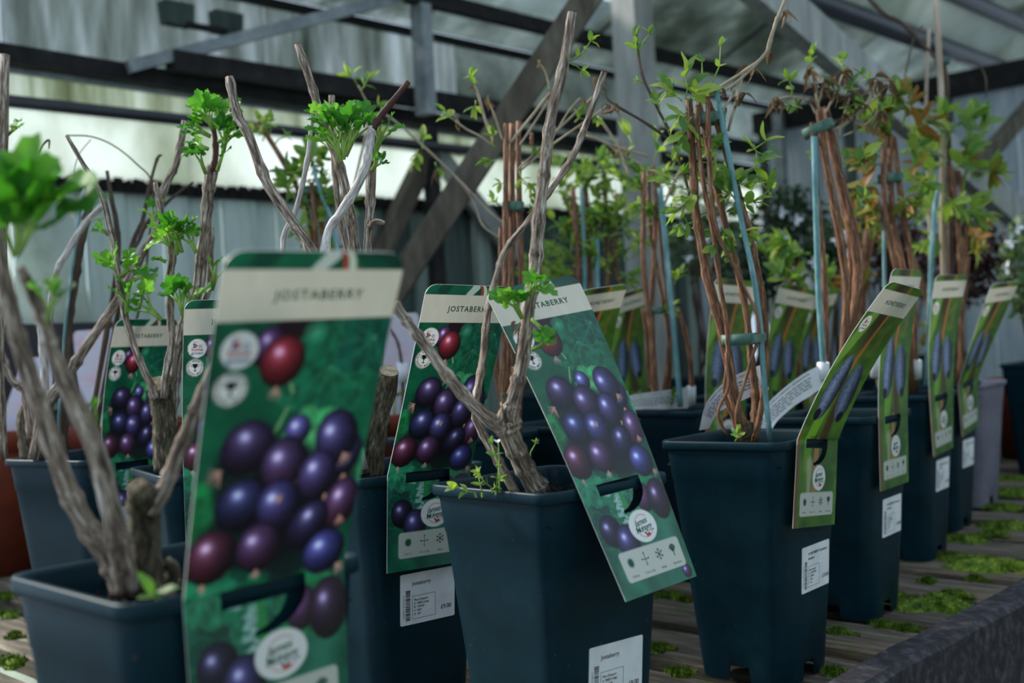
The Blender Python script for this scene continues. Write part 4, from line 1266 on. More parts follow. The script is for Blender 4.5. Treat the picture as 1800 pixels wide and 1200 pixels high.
def cane(root, pts, d, mat='cane', w=9, dd=0):
    return stem(root, [(x, y, w) for x, y in pts], d, mat, 'cane', 8, .02, False, 3, dd)
random.seed(101)
# ------------------------------------------------------------------ A: stump and thick stems
r = ROOT['A']; d = .655
a1 = stem(r, [(218, 1040, 46), (196, 985, 42), (150, 920, 38), (112, 842, 34), (76, 733, 33), (46, 645, 32), (20, 555, 30), (4, 480, 28), (-22, 390, 24)], d, 'bark', dd=-.05)
a2 = stem(r, [(224, 1040, 40), (212, 975, 40), (196, 900, 38), (167, 790, 36), (128, 700, 34), (95, 622, 30), (78, 568, 26), (52, 505, 20), (36, 470, 15)], d - .015, 'bark', dd=-.045)
a3 = stem(r, [(258, 1040, 62), (256, 980, 56), (253, 910, 54), (246, 858, 52, -.014)], d + .01, 'bark_moss', nodes=False, jit=.14)
a4 = stem(r, [(262, 900, 34), (290, 856, 28), (312, 800, 26), (335, 745, 24), (352, 702, 23), (392, 610, 21)], d + .005, 'bark', dd=.0)
stem(r, [(296, 1035, 24), (304, 1002, 26), (290, 985, 20)], d + .02, 'bark_moss', nodes=False)
tuft(a2, r, 82, 572, d - .055, .25, -1, 70, 4, 34)
tuft(a2, r, 170, 765, d - .03, .05, -1, 60, 2, 16, .3)
tuft(a1, r, 30, 450, .60, .1, -1, 100, 4, 104, 1.0)
tuft(a1, r, 34, 446, .59, .45, -1, 110, 5, 98, 1.2)
tuft(a1, r, 26, 452, .61, -.35, -1, 90, 2, 92, 1.0)
# seedling in the compost
sd = stem(r, [(276, 1062, 5), (272, 1042, 4), (270, 1036, 4)], d - .075, 'shoot', 'seedling', 6, .02, False)
for dx, dy, sz in ((-.5, -1, 54), (.8, -.5, 52), (-.9, -.1, 30), (.4, .1, 34)):
    put_leaf(sd, r, LH, at(272, 1048, d - .075), idir(dx, dy, -.3), sz * .58 / F_PX, Vector((0, -.6, 1)))
# ------------------------------------------------------------------ B: forked mossy trunk
random.seed(102)
r = ROOT['B']; d = .935
b1 = stem(r, [(948, 866, 42), (932, 838, 38, -.006), (912, 800, 36, -.014), (896, 762, 40, -.022), (893, 738, 42, -.026), (900, 705, 30, -.030), (911, 668, 25, -.032), (921, 615, 24, -.030), (928, 545, 24, -.026), (940, 478, 23, -.02), (945, 405, 23, -.02), (953, 333, 21, -.02), (960, 273, 20, -.02), (970, 200, 19, -.02), (992, 108, 18, -.02), (1006, 22, 17, -.02)], d, 'bark', cap=True)
b2 = stem(r, [(896, 760, 34), (880, 752, 26), (833, 712, 23), (787, 660, 21), (743, 600, 19), (710, 557, 18), (694, 534, 20)], d - .024, 'bark', dd=-.01, cap=True)
stem(r, [(890, 745, 20), (888, 715, 14), (884, 690, 8)], d - .032, 'bark_moss', nodes=False, jit=.12)
b3 = stem(r, [(906, 866, 17), (884, 824, 17), (866, 792, 16), (846, 756, 15), (836, 728, 14), (839, 690, 14), (849, 632, 14, .02), (855, 567, 13, .03), (860, 535, 13, .032), (872, 490, 12, .036), (884, 449, 12, .036), (902, 421, 12, .036), (921, 398, 11, .036), (963, 340, 12, .036), (1000, 287, 12, .036), (1027, 227, 11, .036), (1062, 127, 11, .036)], d, 'bark', cap=True)
tuft(b1, r, 918, 560, d - .035, -.5, -1, 44, 5, 40, 1.1)
tuft(b1, r, 926, 520, d - .035, .4, -.5, 30, 4, 32, 1.1)
tuft(b1, r, 934, 615, d - .036, .9, -.45, 40, 2, 16, .5)
tuft(b1, r, 934, 560, d - .036, .6, .6, 24, 2, 24, .6)
dry(b1, r, 912, 570, d - .036, 3, 16); dry(b1, r, 905, 645, d - .036, 3, 18)
stem(r, [(914, 566, 3), (910, 600, 2.5), (904, 640, 4)], d - .038, 'dead_leaf', 'dry_petiole', 5, .1, False)
sprig(b1, r, 1000, 108, d - .02, .75, -.7, 52, 3, 20, w=3)
sprig(b1, r, 1004, 112, d - .02, .5, .3, 22, 1, 18, w=2)
# weeds in the compost
for k, (x, y, dx, dy, ln, p_, sz) in enumerate(((872, 862, -.1, -1, 84, 4, 15), (866, 858, -.6, -.7, 40, 3, 15), (848, 866, -.2, -.9, 30, 2, 18), (838, 866, -1, -.3, 34, 2, 24), (860, 866, .5, -.6, 30, 2, 16), (932, 812, .3, -1, 34, 1, 12))):
    wd = stem(r, [(x, y + 8, 4), (x + dx * 4, y, 3.5)], .905 + .004 * k, 'shoot', 'weed', 5, .02, False)
    sprig(wd, r, x, y, .905 + .004 * k, dx, dy, ln, p_, sz, w=2.4)
fl_ = stem(r, [(878, 866, 3), (877, 800, 2.4), (876, 776, 2.4)], .90, 'shoot', 'weed', 5, .02, False)
for k in range(4):
    put_leaf(fl_, r, LFLOW, at(876, 778, .90), idir(math.cos(k * 1.6), -.8, math.sin(k * 1.6)), 10 * .9 / F_PX, name='petal')
# ------------------------------------------------------------------ G: tufted stems behind the upright tag
random.seed(103)
r = ROOT['G']; d = 1.14
stem(r, [(652, 838, 46), (656, 790, 44), (664, 730, 42), (676, 690, 40), (683, 652, 38, -.012)], d, 'bark_moss', nodes=False, jit=.1, cap=True)
g1 = stem(r, [(640, 832, 26), (606, 700, 22), (575, 560, 20), (545, 440, 19), (520, 400, 18), (497, 363, 18), (467, 317, 18), (437, 237, 17), (417, 200, 16), (403, 135, 15)], d - .01, 'bark', dd=.0, cap=True)
g2 = stem(r, [(655, 830, 26), (645, 700, 21), (634, 560, 19), (624, 440, 18), (613, 362, 18), (598, 295, 17), (580, 243, 17), (563, 200, 15), (547, 147, 14), (523, 78, 13)], d + .02, 'bark', dd=.02, cap=True)
g3 = stem(r, [(636, 825, 20), (604, 640, 18), (572, 440, 16), (600, 372, 16), (622, 338, 16), (643, 293, 15), (650, 252, 14), (655, 222, 14)], d - .02, 'bark_pale')  # sunlit white of this stem is put into its pale bark colour
stem(r, [(656, 226, 14), (668, 205, 13), (690, 178, 11), (718, 144, 10)], d - .02, 'tip_red', cap=True)
g4 = stem(r, [(652, 820, 24), (648, 560, 18), (646, 440, 15), (650, 380, 15), (652, 317, 19), (654, 260, 14), (653, 222, 13)], d + .01, 'bark')
stem(r, [(650, 400, 14), (662, 390, 12), (676, 392, 8)], d, 'bark', nodes=False, jit=.15)
g5 = stem(r, [(600, 820, 14), (540, 600, 11), (497, 440, 9), (521, 365, 9), (540, 284, 9), (548, 214, 8)], d + .03, 'bark_pale')
g6 = stem(r, [(625, 800, 14), (618, 500, 12), (596, 370, 11), (586, 260, 11), (583, 168, 11)], d + .05, 'bark', cap=True)
for q in ((604, 280, .0, -1, 70, 6, 34, 1.0), (600, 285, -.3, -1, 60, 5, 32, 1.1), (608, 275, .35, -1, 70, 5, 32, 1.0), (596, 250, -.6, -.6, 46, 3, 30, 1.0)):
    tuft(g2, r, q[0], q[1], d + .0, *q[2:])
tuft(g4, r, 660, 270, d, .3, -1, 56, 4, 24); tuft(g4, r, 654, 300, d, .4, -.6, 26, 3, 20)
tuft(g2, r, 560, 215, d + .02, -.3, -.6, 20, 2, 18)
# ------------------------------------------------------------------ H: pale stems beside the terracotta pots
random.seed(104)
r = ROOT['H']; d = 1.5
stem(r, [(54, 806, 38), (50, 770, 36), (46, 735, 34), (52, 716, 30)], d, 'bark_moss', nodes=False, jit=.1, cap=True)
h1 = stem(r, [(62, 806, 26), (80, 720, 20), (123, 653, 19), (153, 607, 17), (203, 533, 15), (227, 490, 15), (253, 440, 14), (277, 400, 13), (283, 350, 14), (296, 315, 13), (310, 287, 12), (325, 212, 12)], d - .04, 'bark', dd=-.06, cap=True)
h2 = stem(r, [(56, 770, 18), (45, 690, 16), (20, 667, 14), (0, 613, 13), (-16, 560, 12)], d - .03, 'bark')
stem(r, [(80, 720, 14), (80, 683, 13), (74, 600, 12), (72, 560, 10)], d - .02, 'bark_pale')
h3 = stem(r, [(74, 720, 16), (82, 600, 12), (97, 487, 11), (120, 440, 11), (150, 392, 11), (180, 360, 11)], d + .02, 'bark_pale')
h4 = stem(r, [(110, 800, 16), (116, 640, 15), (121, 560, 15), (131, 500, 14), (140, 440, 13), (152, 385, 14), (160, 330, 12)], d + .06, 'twig_dark')
cane(r, [(100, 800), (112, 600), (133, 425), (148, 330)], d + .05, w=5)
stem(r, [(4, 806, 20), (-2, 640, 18), (4, 400, 18), (4, 300, 17), (8, 96, 17)], d - .16, 'bark', cap=True)
stem(r, [(-10, 420, 20), (26, 322, 17), (48, 290, 15), (64, 276, 13)], d - .1, 'tip_red', cap=True)
stem(r, [(64, 276, 5), (74, 256, 4), (86, 246, 4), (86, 262, 2)], d - .1, 'twig_dark', nodes=False)
tuft(h1, r, 10, 240, d - .15, .7, -.6, 26, 2, 20)
stem(r, [(117, 238, 2.6), (160, 240, 2.6), (200, 256, 2.6), (240, 288, 2.8), (268, 325, 3), (262, 420, 4), (240, 560, 5), (150, 770, 6)], d + .05, 'twig_dark', nodes=False)
stem(r, [(160, 245, 1.6), (140, 270, 1.6), (131, 300, 1.6), (140, 320, 1.5)], d + .05, 'twig_dark', nodes=False)
h5 = stem(r, [(150, 800, 10), (204, 480, 8), (205, 400, 10), (196, 350, 8), (188, 300, 6)], d + .1, 'twig_dark')
h6 = stem(r, [(160, 800, 10), (225, 460, 8), (250, 390, 8), (262, 330, 6), (276, 280, 5), (284, 272, 4)], d + .12, 'twig_dark')
stem(r, [(205, 470, 6), (240, 430, 6), (256, 395, 8), (300, 350, 5), (340, 320, 4)], d + .1, 'twig_dark')
sprig(h3, r, 160, 388, d + .01, 1, -.2, 26, 2, 14); tuft(h1, r, 272, 402, d - .08, -.1, -1, 34, 3, 20)
tuft(h1, r, 232, 494, d - .07, .8, -.5, 30, 3, 20); tuft(h3, r, 192, 412, d, -.7, -.4, 18, 2, 16)
# ------------------------------------------------------------------ I: sawn-off stump, many tufts
random.seed(105)
r = ROOT['I']; d = 1.24
stem(r, [(296, 826, 50), (290, 780, 44), (288, 740, 42), (283, 700, 42), (280, 674, 38, -.014)], d, 'bark_moss', nodes=False, jit=.08, cap=True)
i1 = stem(r, [(275, 700, 16), (261, 668, 14), (240, 620, 12), (223, 567, 12), (213, 517, 11), (205, 467, 12), (200, 430, 11), (193, 400, 11), (180, 347, 10), (153, 300, 8), (117, 238, 7)], d - .02, 'bark', dd=-.02)
i2 = stem(r, [(288, 700, 15), (292, 655, 13), (302, 600, 13), (299, 550, 13), (299, 483, 13), (303, 450, 14), (296, 412, 11), (287, 388, 10), (279, 350, 9), (273, 320, 8)], d - .02, 'bark')
i3 = stem(r, [(298, 760, 24), (303, 690, 22), (311, 633, 22), (322, 573, 20), (340, 530, 20), (349, 500, 21), (354, 450, 21), (361, 400, 19), (366, 340, 20), (372, 300, 24), (374, 290, 18)], d + .01, 'bark')
i3b = stem(r, [(374, 300, 12), (379, 270, 11), (377, 235, 9), (372, 220, 8)], d, 'tip_red')
stem(r, [(340, 560, 10), (366, 510, 11), (370, 450, 11), (371, 400, 10)], d + .03, 'bark')
for (x, y, dx, dy, ln, n_, sz, sp) in ((362, 306, -.35, -1, 40, 2, 22, .5), (382, 300, .4, -1, 40, 2, 20, .4), (370, 240, -.9, -.5, 30, 4, 28, 1.0), (374, 228, -.4, -1, 34, 5, 28, 1.1), (380, 225, .45, -1, 34, 4, 26, 1.0), (392, 268, .2, -1, 40, 4, 28, 1.0), (366, 262, -.8, -.3, 26, 4, 28, 1.0), (384, 250, .6, -.5, 30, 3, 26, 1.0)):
    tuft(i3b, r, x, y, d - .02, dx, dy, ln, n_, sz, sp)
for (x, y, dx, dy, ln, n_, sz, sp) in ((310, 448, .1, -1, 54, 4, 26, 1.1), (320, 444, -.3, -1, 54, 3, 24, 1.0), (300, 432, -.7, -.5, 26, 3, 24, 1.0), (322, 556, -.2, -1, 46, 4, 26, 1.0), (326, 550, .35, -1, 40, 4, 24, 1.0), (292, 460, -.6, -.3, 14, 2, 14, .6), (345, 444, -.5, -1, 30, 3, 22, .8), (296, 430, .4, -.6, 34, 4, 24, 1.1)):
    tuft(i2, r, x, y, d - .03, dx, dy, ln, n_, sz, sp)
for (x, y, dx, dy, ln, n_, sz, sp) in ((208, 482, -.5, -.8, 24, 3, 30, 1.0), (212, 486, .5, -.5, 26, 3, 30, 1.0), (222, 552, .05, -1, 44, 4, 26, 1.1), (284, 562, -.75, -.7, 52, 4, 26, 1.1), (190, 412, -.5, -.5, 16, 2, 16, .8)):
    tuft(i1, r, x, y, d - .03, dx, dy, ln, n_, sz, sp)
tuft(i3, r, 372, 510, d + .02, .3, -1, 44, 3, 20)

# ------------------------------------------------------------------ honeyberries
def leafy_stem(st, root, pts, d, every=34, size=22, meshes=None, y0=-1e9, y1=1e9, ln=(8, 30), pairs=(1, 2)):
    """short leafy sprigs up one stem between two picture heights"""
    for (x0, ya, *_), (x1, yb, *_2) in zip(pts[:-1], pts[1:]):
        n = max(1, int(abs(yb - ya) / every))
        for k in range(n):
            f = (k + random.random()) / n
            x, y = x0 + (x1 - x0) * f, ya + (yb - ya) * f
            if not (y0 < y < y1): continue
            s = random.choice((-1, 1))
            sprig(st, root, x, y, d + random.uniform(-.012, .008), s * random.uniform(.4, 1), -random.uniform(.2, 1.1), random.uniform(*ln), random.randint(*pairs), size * random.uniform(.8, 1.15), meshes)
random.seed(106)
r = ROOT['C']; d = 1.255
C_ = [[(1306, 776, 20), (1298, 730, 20), (1288, 690, 19), (1280, 633, 18), (1263, 560, 17), (1243, 483, 17), (1230, 410, 16), (1222, 360, 14), (1217, 267, 14), (1211, 175, 13)],
      [(1302, 776, 8), (1290, 738, 8), (1274, 690, 7), (1279, 640, 7), (1279, 600, 8), (1276, 560, 8), (1266, 500, 8), (1252, 400, 8), (1236, 320, 9), (1228, 250, 8), (1226, 185, 9)],
      [(1322, 776, 18), (1328, 735, 18), (1328, 700, 15), (1325, 667, 13), (1319, 617, 12), (1312, 550, 12), (1296, 473, 12), (1277, 405, 12), (1258, 317, 12), (1236, 215, 10), (1229, 180, 10)],
      [(1298, 776, 7), (1296, 720, 7), (1318, 640, 6), (1334, 570, 6), (1300, 487, 6), (1262, 410, 7), (1250, 330, 8), (1246, 240, 8), (1244, 170, 9)],
      [(1326, 776, 12), (1338, 717, 11), (1347, 640, 11), (1343, 540, 11), (1330, 467, 11), (1315, 400, 11), (1286, 300, 12), (1264, 230, 10), (1246, 180, 10)]]
cs = []
for k, p in enumerate(C_):
    cs.append(stem(r, p, d + (.0, -.012, .012, -.02, .006)[k], 'bark_red', cap=(k in (0, 2))))
cane(r, [(1354, 776), (1343, 667), (1337, 583), (1327, 500), (1305, 395), (1283, 283), (1258, 155)], d - .015, w=10)
tie(r, 1244, 209, d - .0, 62, 19, -.08); tie(r, 1307, 596, d - .005, 78, 20, -.07)
stem(r, [(1300, 770, 22), (1312, 760, 24), (1318, 740, 16)], d, 'bark_moss', nodes=False, jit=.1)
stem(r, [(1276, 620, 5), (1280, 680, 6), (1262, 725, 6), (1278, 765, 5)], d - .02, 'bark_red', nodes=False)
# straw twigs and the long vine
for p, w in (([(1246, 165), (1270, 150), (1340, 102), (1354, 68), (1372, 20), (1388, -20)], 6), ([(1250, 168), (1290, 148), (1345, 95), (1356, 66), (1366, 30)], 6), ([(1306, 128), (1296, 170), (1280, 230)], 5), ([(1290, 165), (1276, 185), (1270, 192)], 4)):
    t_ = stem(r, [(x, y, w) for x, y in p], d - .01, 'twig', 'twig')
    dry(t_, r, p[1][0], p[1][1] + 6, d - .01, 3, 18)
dry(cs[4], r, 1320, 118, d, 4, 18); dry(cs[4], r, 1305, 165, d, 5, 22); dry(cs[4], r, 1352, 85, d, 3, 18); dry(cs[4], r, 1378, 20, d, 4, 20)
v_ = stem(r, [(1060, 160, 3.5), (1075, 180, 4), (1133, 215, 5), (1180, 247, 5), (1208, 258, 5)], d + .02, 'twig_dark', 'twig')
v2 = stem(r, [(1118, 60, 4), (1124, 108, 5), (1133, 143, 5), (1157, 193, 5), (1180, 240, 5), (1206, 320, 5), (1222, 380, 4), (1232, 420, 3)], d + .01, 'twig_dark', 'twig')
sprig(v2, r, 1120, 98, d, -.1, -1, 36, 3, 24); sprig(v2, r, 1124, 90, d, .5, -.9, 36, 1, 22); sprig(v2, r, 1132, 146, d, -.8, -.3, 12, 1, 12)
sprig(v2, r, 1160, 196, d, -.3, -.8, 20, 2, 28); dry(v_, r, 1052, 130, d, 2, 16); dry(v_, r, 1080, 185, d, 4, 22)
for q in ((1205, 175, -.05, -1, 40, 2, 50), (1200, 165, -.8, -.3, 18, 1, 46), (1208, 178, .8, -.7, 20, 1, 44), (1250, 150, .25, -1, 74, 2, 26), (1208, 195, -.6, .5, 16, 1, 40), (1240, 240, .6, .3, 18, 1, 30), (1204, 230, -.3, .6, 24, 2, 34), (1216, 205, -.5, .9, 30, 2, 32),
          (1190, 320, -.9, -.4, 16, 1, 52), (1245, 325, .7, -.5, 20, 2, 36), (1280, 355, .3, -.8, 40, 2, 44), (1290, 330, .9, -.3, 30, 2, 42), (1310, 300, .8, -.5, 36, 2, 40), (1230, 345, -.8, .1, 24, 2, 40), (1300, 360, .9, -.2, 24, 2, 36), (1270, 395, .2, .6, 20, 2, 36), (1326, 262, .9, -.6, 24, 1, 40), (1210, 355, -.7, .5, 26, 2, 34), (1220, 390, -.7, .3, 22, 2, 30), (1255, 290, .2, -1, 30, 2, 32), (1260, 420, -.4, .7, 16, 1, 26), (1340, 345, .6, -.9, 30, 2, 34), (1300, 400, .5, .4, 20, 2, 30)):
    sprig(cs[random.randint(0, 4)], r, q[0], q[1], d - .012, q[2], q[3], q[4], q[5], q[6])
    sprig(cs[random.randint(0, 4)], r, q[0] + random.uniform(-16, 16), q[1] + random.uniform(-12, 26), d + random.uniform(0, .03), -q[2], q[3], q[4] * .7, 1, q[6] * .75)
sprig(cs[0], r, 1292, 776, d - .05, .3, -1, 14, 2, 18)
# D: withered tops
random.seed(107)
r = ROOT['D']; d = 1.50
D_ = [[(1452, 730, 10), (1453, 633, 11), (1448, 480, 11), (1442, 400, 10), (1432, 300, 9), (1428, 215, 9)],
      [(1466, 730, 12), (1484, 600, 14), (1487, 500, 14), (1473, 400, 14), (1458, 320, 13), (1446, 250, 13), (1440, 190, 14)],
      [(1472, 730, 14), (1496, 585, 16), (1508, 483, 17), (1497, 395, 18), (1478, 320, 17), (1460, 240, 15), (1452, 190, 12)],
      [(1476, 730, 10), (1490, 560, 10), (1496, 440, 11), (1480, 340, 12), (1468, 250, 10), (1446, 188, 10)]]
ds = [stem(r, p, d + .012 * (k - 1), 'bark_red') for k, p in enumerate(D_)]
cane(r, [(1448, 730), (1447, 640), (1440, 533), (1435, 397), (1431, 240)], d - .03, w=11)
tie(r, 1438, 226, d - .005, 54, 19, -.42); tie(r, 1462, 400, d + .2, 3, 3)
for p, w in (([(1434, 200), (1420, 178), (1390, 170), (1362, 176)], 4), ([(1440, 195), (1432, 150), (1428, 120)], 5), ([(1452, 198), (1470, 160), (1482, 130)], 4), ([(1470, 228), (1500, 205), (1526, 178), (1540, 140)], 5), ([(1478, 226), (1520, 190), (1560, 152)], 3.5), ([(1480, 240), (1520, 220), (1545, 195)], 3), ([(1474, 240), (1484, 200), (1494, 165)], 3.5), ([(1436, 192), (1448, 150), (1456, 140)], 4)):
    t_ = stem(r, [(x, y, w) for x, y in p], d - .01, 'twig', 'twig')
    x, y = p[-1]
    dry(t_, r, x, y, d - .01, 9, 22); dry(t_, r, p[1][0], p[1][1], d - .01, 5, 18)
for q in ((1392, 175, -.2, -1, 34, 2, 26), (1428, 122, -.1, -1, 24, 2, 26), (1484, 130, 0, -1, 26, 2, 24), (1530, 150, -.4, -.5, 24, 2, 22), (1486, 190, .1, -1, 30, 1, 36), (1470, 170, -.3, -1, 20, 1, 26), (1545, 200, .5, -.5, 16, 2, 24), (1495, 290, .9, -.6, 30, 2, 34), (1480, 300, .4, -1, 24, 1, 30), (1434, 262, -.2, .3, 8, 1, 18), (1500, 380, .6, -1, 40, 2, 30), (1475, 190, .8, .1, 14, 1, 22), (1410, 190, -.6, -.2, 20, 2, 20)):
    sprig(ds[random.randint(0, 3)], r, q[0], q[1], d - .01, q[2], q[3], q[4], q[5], q[6])
# E: bronze leaves
random.seed(108)
r = ROOT['E']; d = 1.83
E_ = [[(1600, 690, 10), (1584, 520, 10), (1560, 400, 10), (1553, 300, 10), (1556, 240, 9)], [(1604, 690, 10), (1592, 500, 10), (1572, 400, 10), (1565, 300, 10), (1566, 236, 9)], [(1610, 690, 9), (1606, 500, 9), (1592, 400, 11), (1580, 320, 10), (1572, 240, 8)]]
es = [stem(r, p, d + .012 * (k - 1), 'bark_red') for k, p in enumerate(E_)]
cane(r, [(1556, 690), (1554, 400), (1552, 300)], d + .02, w=7); tie(r, 1565, 313, d, 42, 16, -.1)
for q in ((1545, 240, -.7, -.8, 36, 2, 40), (1560, 220, -.3, -1, 40, 2, 40), (1570, 215, .1, -1, 44, 2, 42), (1585, 225, .4, -1, 40, 2, 42), (1600, 240, .8, -.6, 36, 2, 40), (1548, 290, -.8, -.2, 24, 2, 36), (1540, 320, -.5, .4, 26, 2, 34), (1590, 270, .6, -.3, 30, 2, 38), (1600, 320, .7, .2, 26, 2, 34), (1560, 260, -.2, -.8, 26, 2, 36), (1575, 350, .3, .3, 22, 2, 30), (1548, 400, -.4, -.8, 40, 2, 30), (1530, 420, -.2, -1, 40, 2, 30), (1600, 400, .3, -1, 36, 2, 28)):
    for rep in range(2):
        sprig(es[random.randint(0, 2)], r, q[0] + rep * random.uniform(-14, 14), q[1] + rep * random.uniform(-14, 14), d + rep * random.uniform(-.03, .03), q[2], q[3], q[4], q[5], q[6] * 1.15, random.choice((LB, LB, LH)))
stem(r, [(1552, 704, 5), (1541, 660, 5), (1536, 600, 4), (1530, 560, 3)], d - .03, 'twig', 'twig')
# F: tall bamboo
random.seed(109)
r = ROOT['F']; d = 2.06
F_ = [[(1690, 680, 9), (1690, 540, 9), (1686, 420, 9), (1676, 330, 10), (1670, 290, 9)], [(1684, 680, 9), (1694, 500, 9), (1696, 400, 9), (1690, 330, 8), (1684, 300, 8)]]
fs_ = [stem(r, p, d + .01 * k, 'bark_red') for k, p in enumerate(F_)]
cane(r, [(1628, 690), (1640, 400), (1650, 330)], d - .05, w=9)
cane(r, [(1664, 690), (1657, 400), (1657, 233), (1651, 100), (1644, -20)], d + .04, 'bamboo', 11)
stem(r, [(1674, 680, 10), (1668, 300, 8), (1664, 160, 9), (1660, 110, 7)], d + .06, 'twig_dark'); tie(r, 1657, 108, d + .05, 26, 9, 0)
cane(r, [(1640, 690), (1632, 300), (1628, 180), (1633, 50)], d + .1, 'bamboo', 6)
stem(r, [(1510, -20, 6), (1555, 25, 7), (1585, 40, 7), (1622, 78, 7), (1646, 104, 6)], d + .1, 'twig_dark')
stem(r, [(1622, 45, 3), (1606, 70, 3), (1596, 110, 3), (1584, 170, 2)], d + .1, 'twig_dark', nodes=False)
stem(r, [(1680, 104, 3), (1716, 110, 3), (1732, 135, 3), (1734, 170, 2)], d + .1, 'twig_dark', nodes=False)
stem(r, [(1660, 240, 4), (1690, 215, 4), (1720, 198, 3)], d + .05, 'twig_dark', nodes=False)
for q in ((1692, 340, .35, -1, 130, 3, 36), (1712, 250, .1, -1, 40, 2, 38), (1640, 330, -.2, -1, 90, 3, 34), (1662, 260, 0, -1, 60, 2, 34), (1668, 300, .7, -.6, 40, 2, 36), (1650, 340, -.6, -.5, 36, 2, 34), (1640, 380, -.7, -.2, 30, 2, 32), (1670, 370, .6, -.2, 36, 2, 36), (1690, 380, .9, .1, 30, 2, 36), (1630, 300, -.5, -1, 40, 2, 34), (1712, 310, .8, -.3, 30, 1, 38), (1720, 300, .9, .2, 20, 1, 34), (1640, 420, -.3, .2, 20, 2, 28), (1655, 350, .2, .3, 24, 2, 34)):
    for rep in range(2):
        sprig(fs_[random.randint(0, 1)], r, q[0] + rep * random.uniform(-14, 14), q[1] + rep * random.uniform(-14, 14), d + rep * random.uniform(-.03, .03), q[2], q[3], q[4], q[5], q[6] * 1.15, random.choice((LH, LH, LH, LB)))
# J: cut stems and dry twigs
random.seed(110)
r = ROOT['J']; d = 1.50
J_ = [[(880, 776, 12), (886, 600, 11), (888, 497, 10), (889, 380, 10), (890, 217, 10)], [(892, 776, 12), (897, 600, 11), (899, 490, 11), (900, 360, 11), (900, 217, 10)], [(908, 776, 11), (920, 600, 11), (917, 490, 11), (913, 367, 11), (911, 213, 9)], [(896, 776, 10), (872, 640, 9), (878, 500, 8), (880, 400, 7)], [(934, 257, 6), (935, 233, 6)]]
js = [stem(r, p, d + .01 * (k - 1), 'bark_red', cap=True) for k, p in enumerate(J_)]
cane(r, [(884, 776), (880, 560), (882, 440)], d + .03, w=7); tie(r, 902, 363, d, 38, 17, 0)
tie(r, 904, 520, d + .03, 40, 10, 0)
for p, w in (([(870, 258), (845, 240), (820, 227), (800, 212)], 4), ([(868, 250), (853, 210), (840, 165), (832, 150)], 5), ([(884, 248), (872, 210), (857, 172)], 3.5), ([(896, 252), (930, 210), (967, 163)], 5), ([(914, 255), (940, 215), (970, 166)], 4), ([(910, 298), (950, 260), (980, 228), (1043, 170)], 4), ([(912, 302), (960, 262), (1020, 220), (1066, 187)], 4), ([(967, 160), (960, 130), (948, 108)], 3), ([(980, 228), (1000, 195), (1020, 172)], 3)):
    t_ = stem(r, [(x, y, w) for x, y in p], d - .01, 'twig', 'twig')
    dry(t_, r, p[-1][0], p[-1][1], d - .01, 3, 16)
for q in ((832, 160, -.1, -1, 26, 2, 26), (836, 176, -.1, .6, 12, 1, 26), (800, 212, -.7, -.6, 26, 2, 22), (872, 280, -.6, .2, 12, 1, 26), (868, 262, -.1, -1, 24, 1, 20), (912, 300, .4, .6, 30, 2, 22), (918, 320, .5, .6, 26, 2, 20), (930, 290, .5, -.6, 20, 1, 30), (1010, 215, .3, -.4, 18, 2, 22), (878, 360, -.6, -.5, 14, 2, 18), (928, 375, .4, -.7, 18, 2, 16), (890, 320, -.8, .2, 10, 1, 18), (1040, 200, .4, .3, 16, 2, 18), (945, 270, .6, -.4, 18, 1, 20)):
    sprig(js[random.randint(0, 2)], r, q[0], q[1], d - .01, q[2], q[3], q[4], q[5], q[6])
# K
random.seed(111)
r = ROOT['K']; d = 1.76
K_ = [[(1150, 715, 9), (1146, 600, 10), (1132, 480, 9), (1131, 380, 8), (1132, 300, 8)], [(1156, 715, 9), (1150, 640, 9), (1146, 540, 9), (1151, 420, 8), (1152, 330, 7), (1148, 290, 7)], [(1164, 715, 8), (1176, 600, 7), (1160, 500, 7), (1143, 400, 7), (1140, 300, 7)], [(1170, 715, 8), (1178, 640, 7), (1172, 520, 7), (1160, 400, 8), (1156, 300, 7)], [(1142, 715, 8), (1138, 600, 8), (1130, 540, 7)], [(1216, 715, 9), (1214, 640, 8), (1204, 580, 8), (1190, 540, 7)]]
ks = [stem(r, p, d + .01 * (k - 2), 'bark_red') for k, p in enumerate(K_)]
cane(r, [(1196, 715), (1190, 640), (1178, 520), (1166, 390), (1160, 330)], d - .03, w=10); tie(r, 1150, 545, d - .01, 34, 12, 0)
for p, w in (([(1027, 237), (1100, 263), (1140, 275)], 4), ([(1050, 203), (1085, 255), (1107, 313)], 4), ([(1020, 225), (1080, 262), (1130, 290)], 3), ([(1196, 300), (1180, 330), (1160, 380)], 5)):
    t_ = stem(r, [(x, y, w) for x, y in p], d - .02, 'twig', 'twig'); dry(t_, r, p[1][0], p[1][1], d, 4, 16)
leafy_stem(ks[0], r, K_[0], d, 20, 24, None, 270, 440); leafy_stem(ks[3], r, K_[3], d, 22, 24, None, 270, 430); leafy_stem(ks[1], r, K_[1], d, 26, 22, None, 280, 400)
for q in ((1110, 265, -.2, -1, 30, 1, 34), (1130, 300, -.8, -.6, 40, 2, 30), (1125, 320, -.9, -.2, 36, 2, 28), (1180, 300, .4, -1, 40, 2, 28), (1150, 285, .1, -1, 40, 2, 30), (1100, 330, -.5, -.8, 30, 2, 26), (1140, 350, -.4, .2, 20, 2, 22), (1165, 555, .6, -.6, 20, 2, 24), (1186, 500, .4, -1, 16, 2, 24), (1160, 712, -.4, -1, 24, 2, 20), (1180, 712, .2, -1, 16, 2, 20), (1145, 714, -.9, -.5, 26, 2, 16)):
    sprig(ks[random.randint(0, 3)], r, q[0], q[1], d - .01, q[2], q[3], q[4], q[5], q[6])
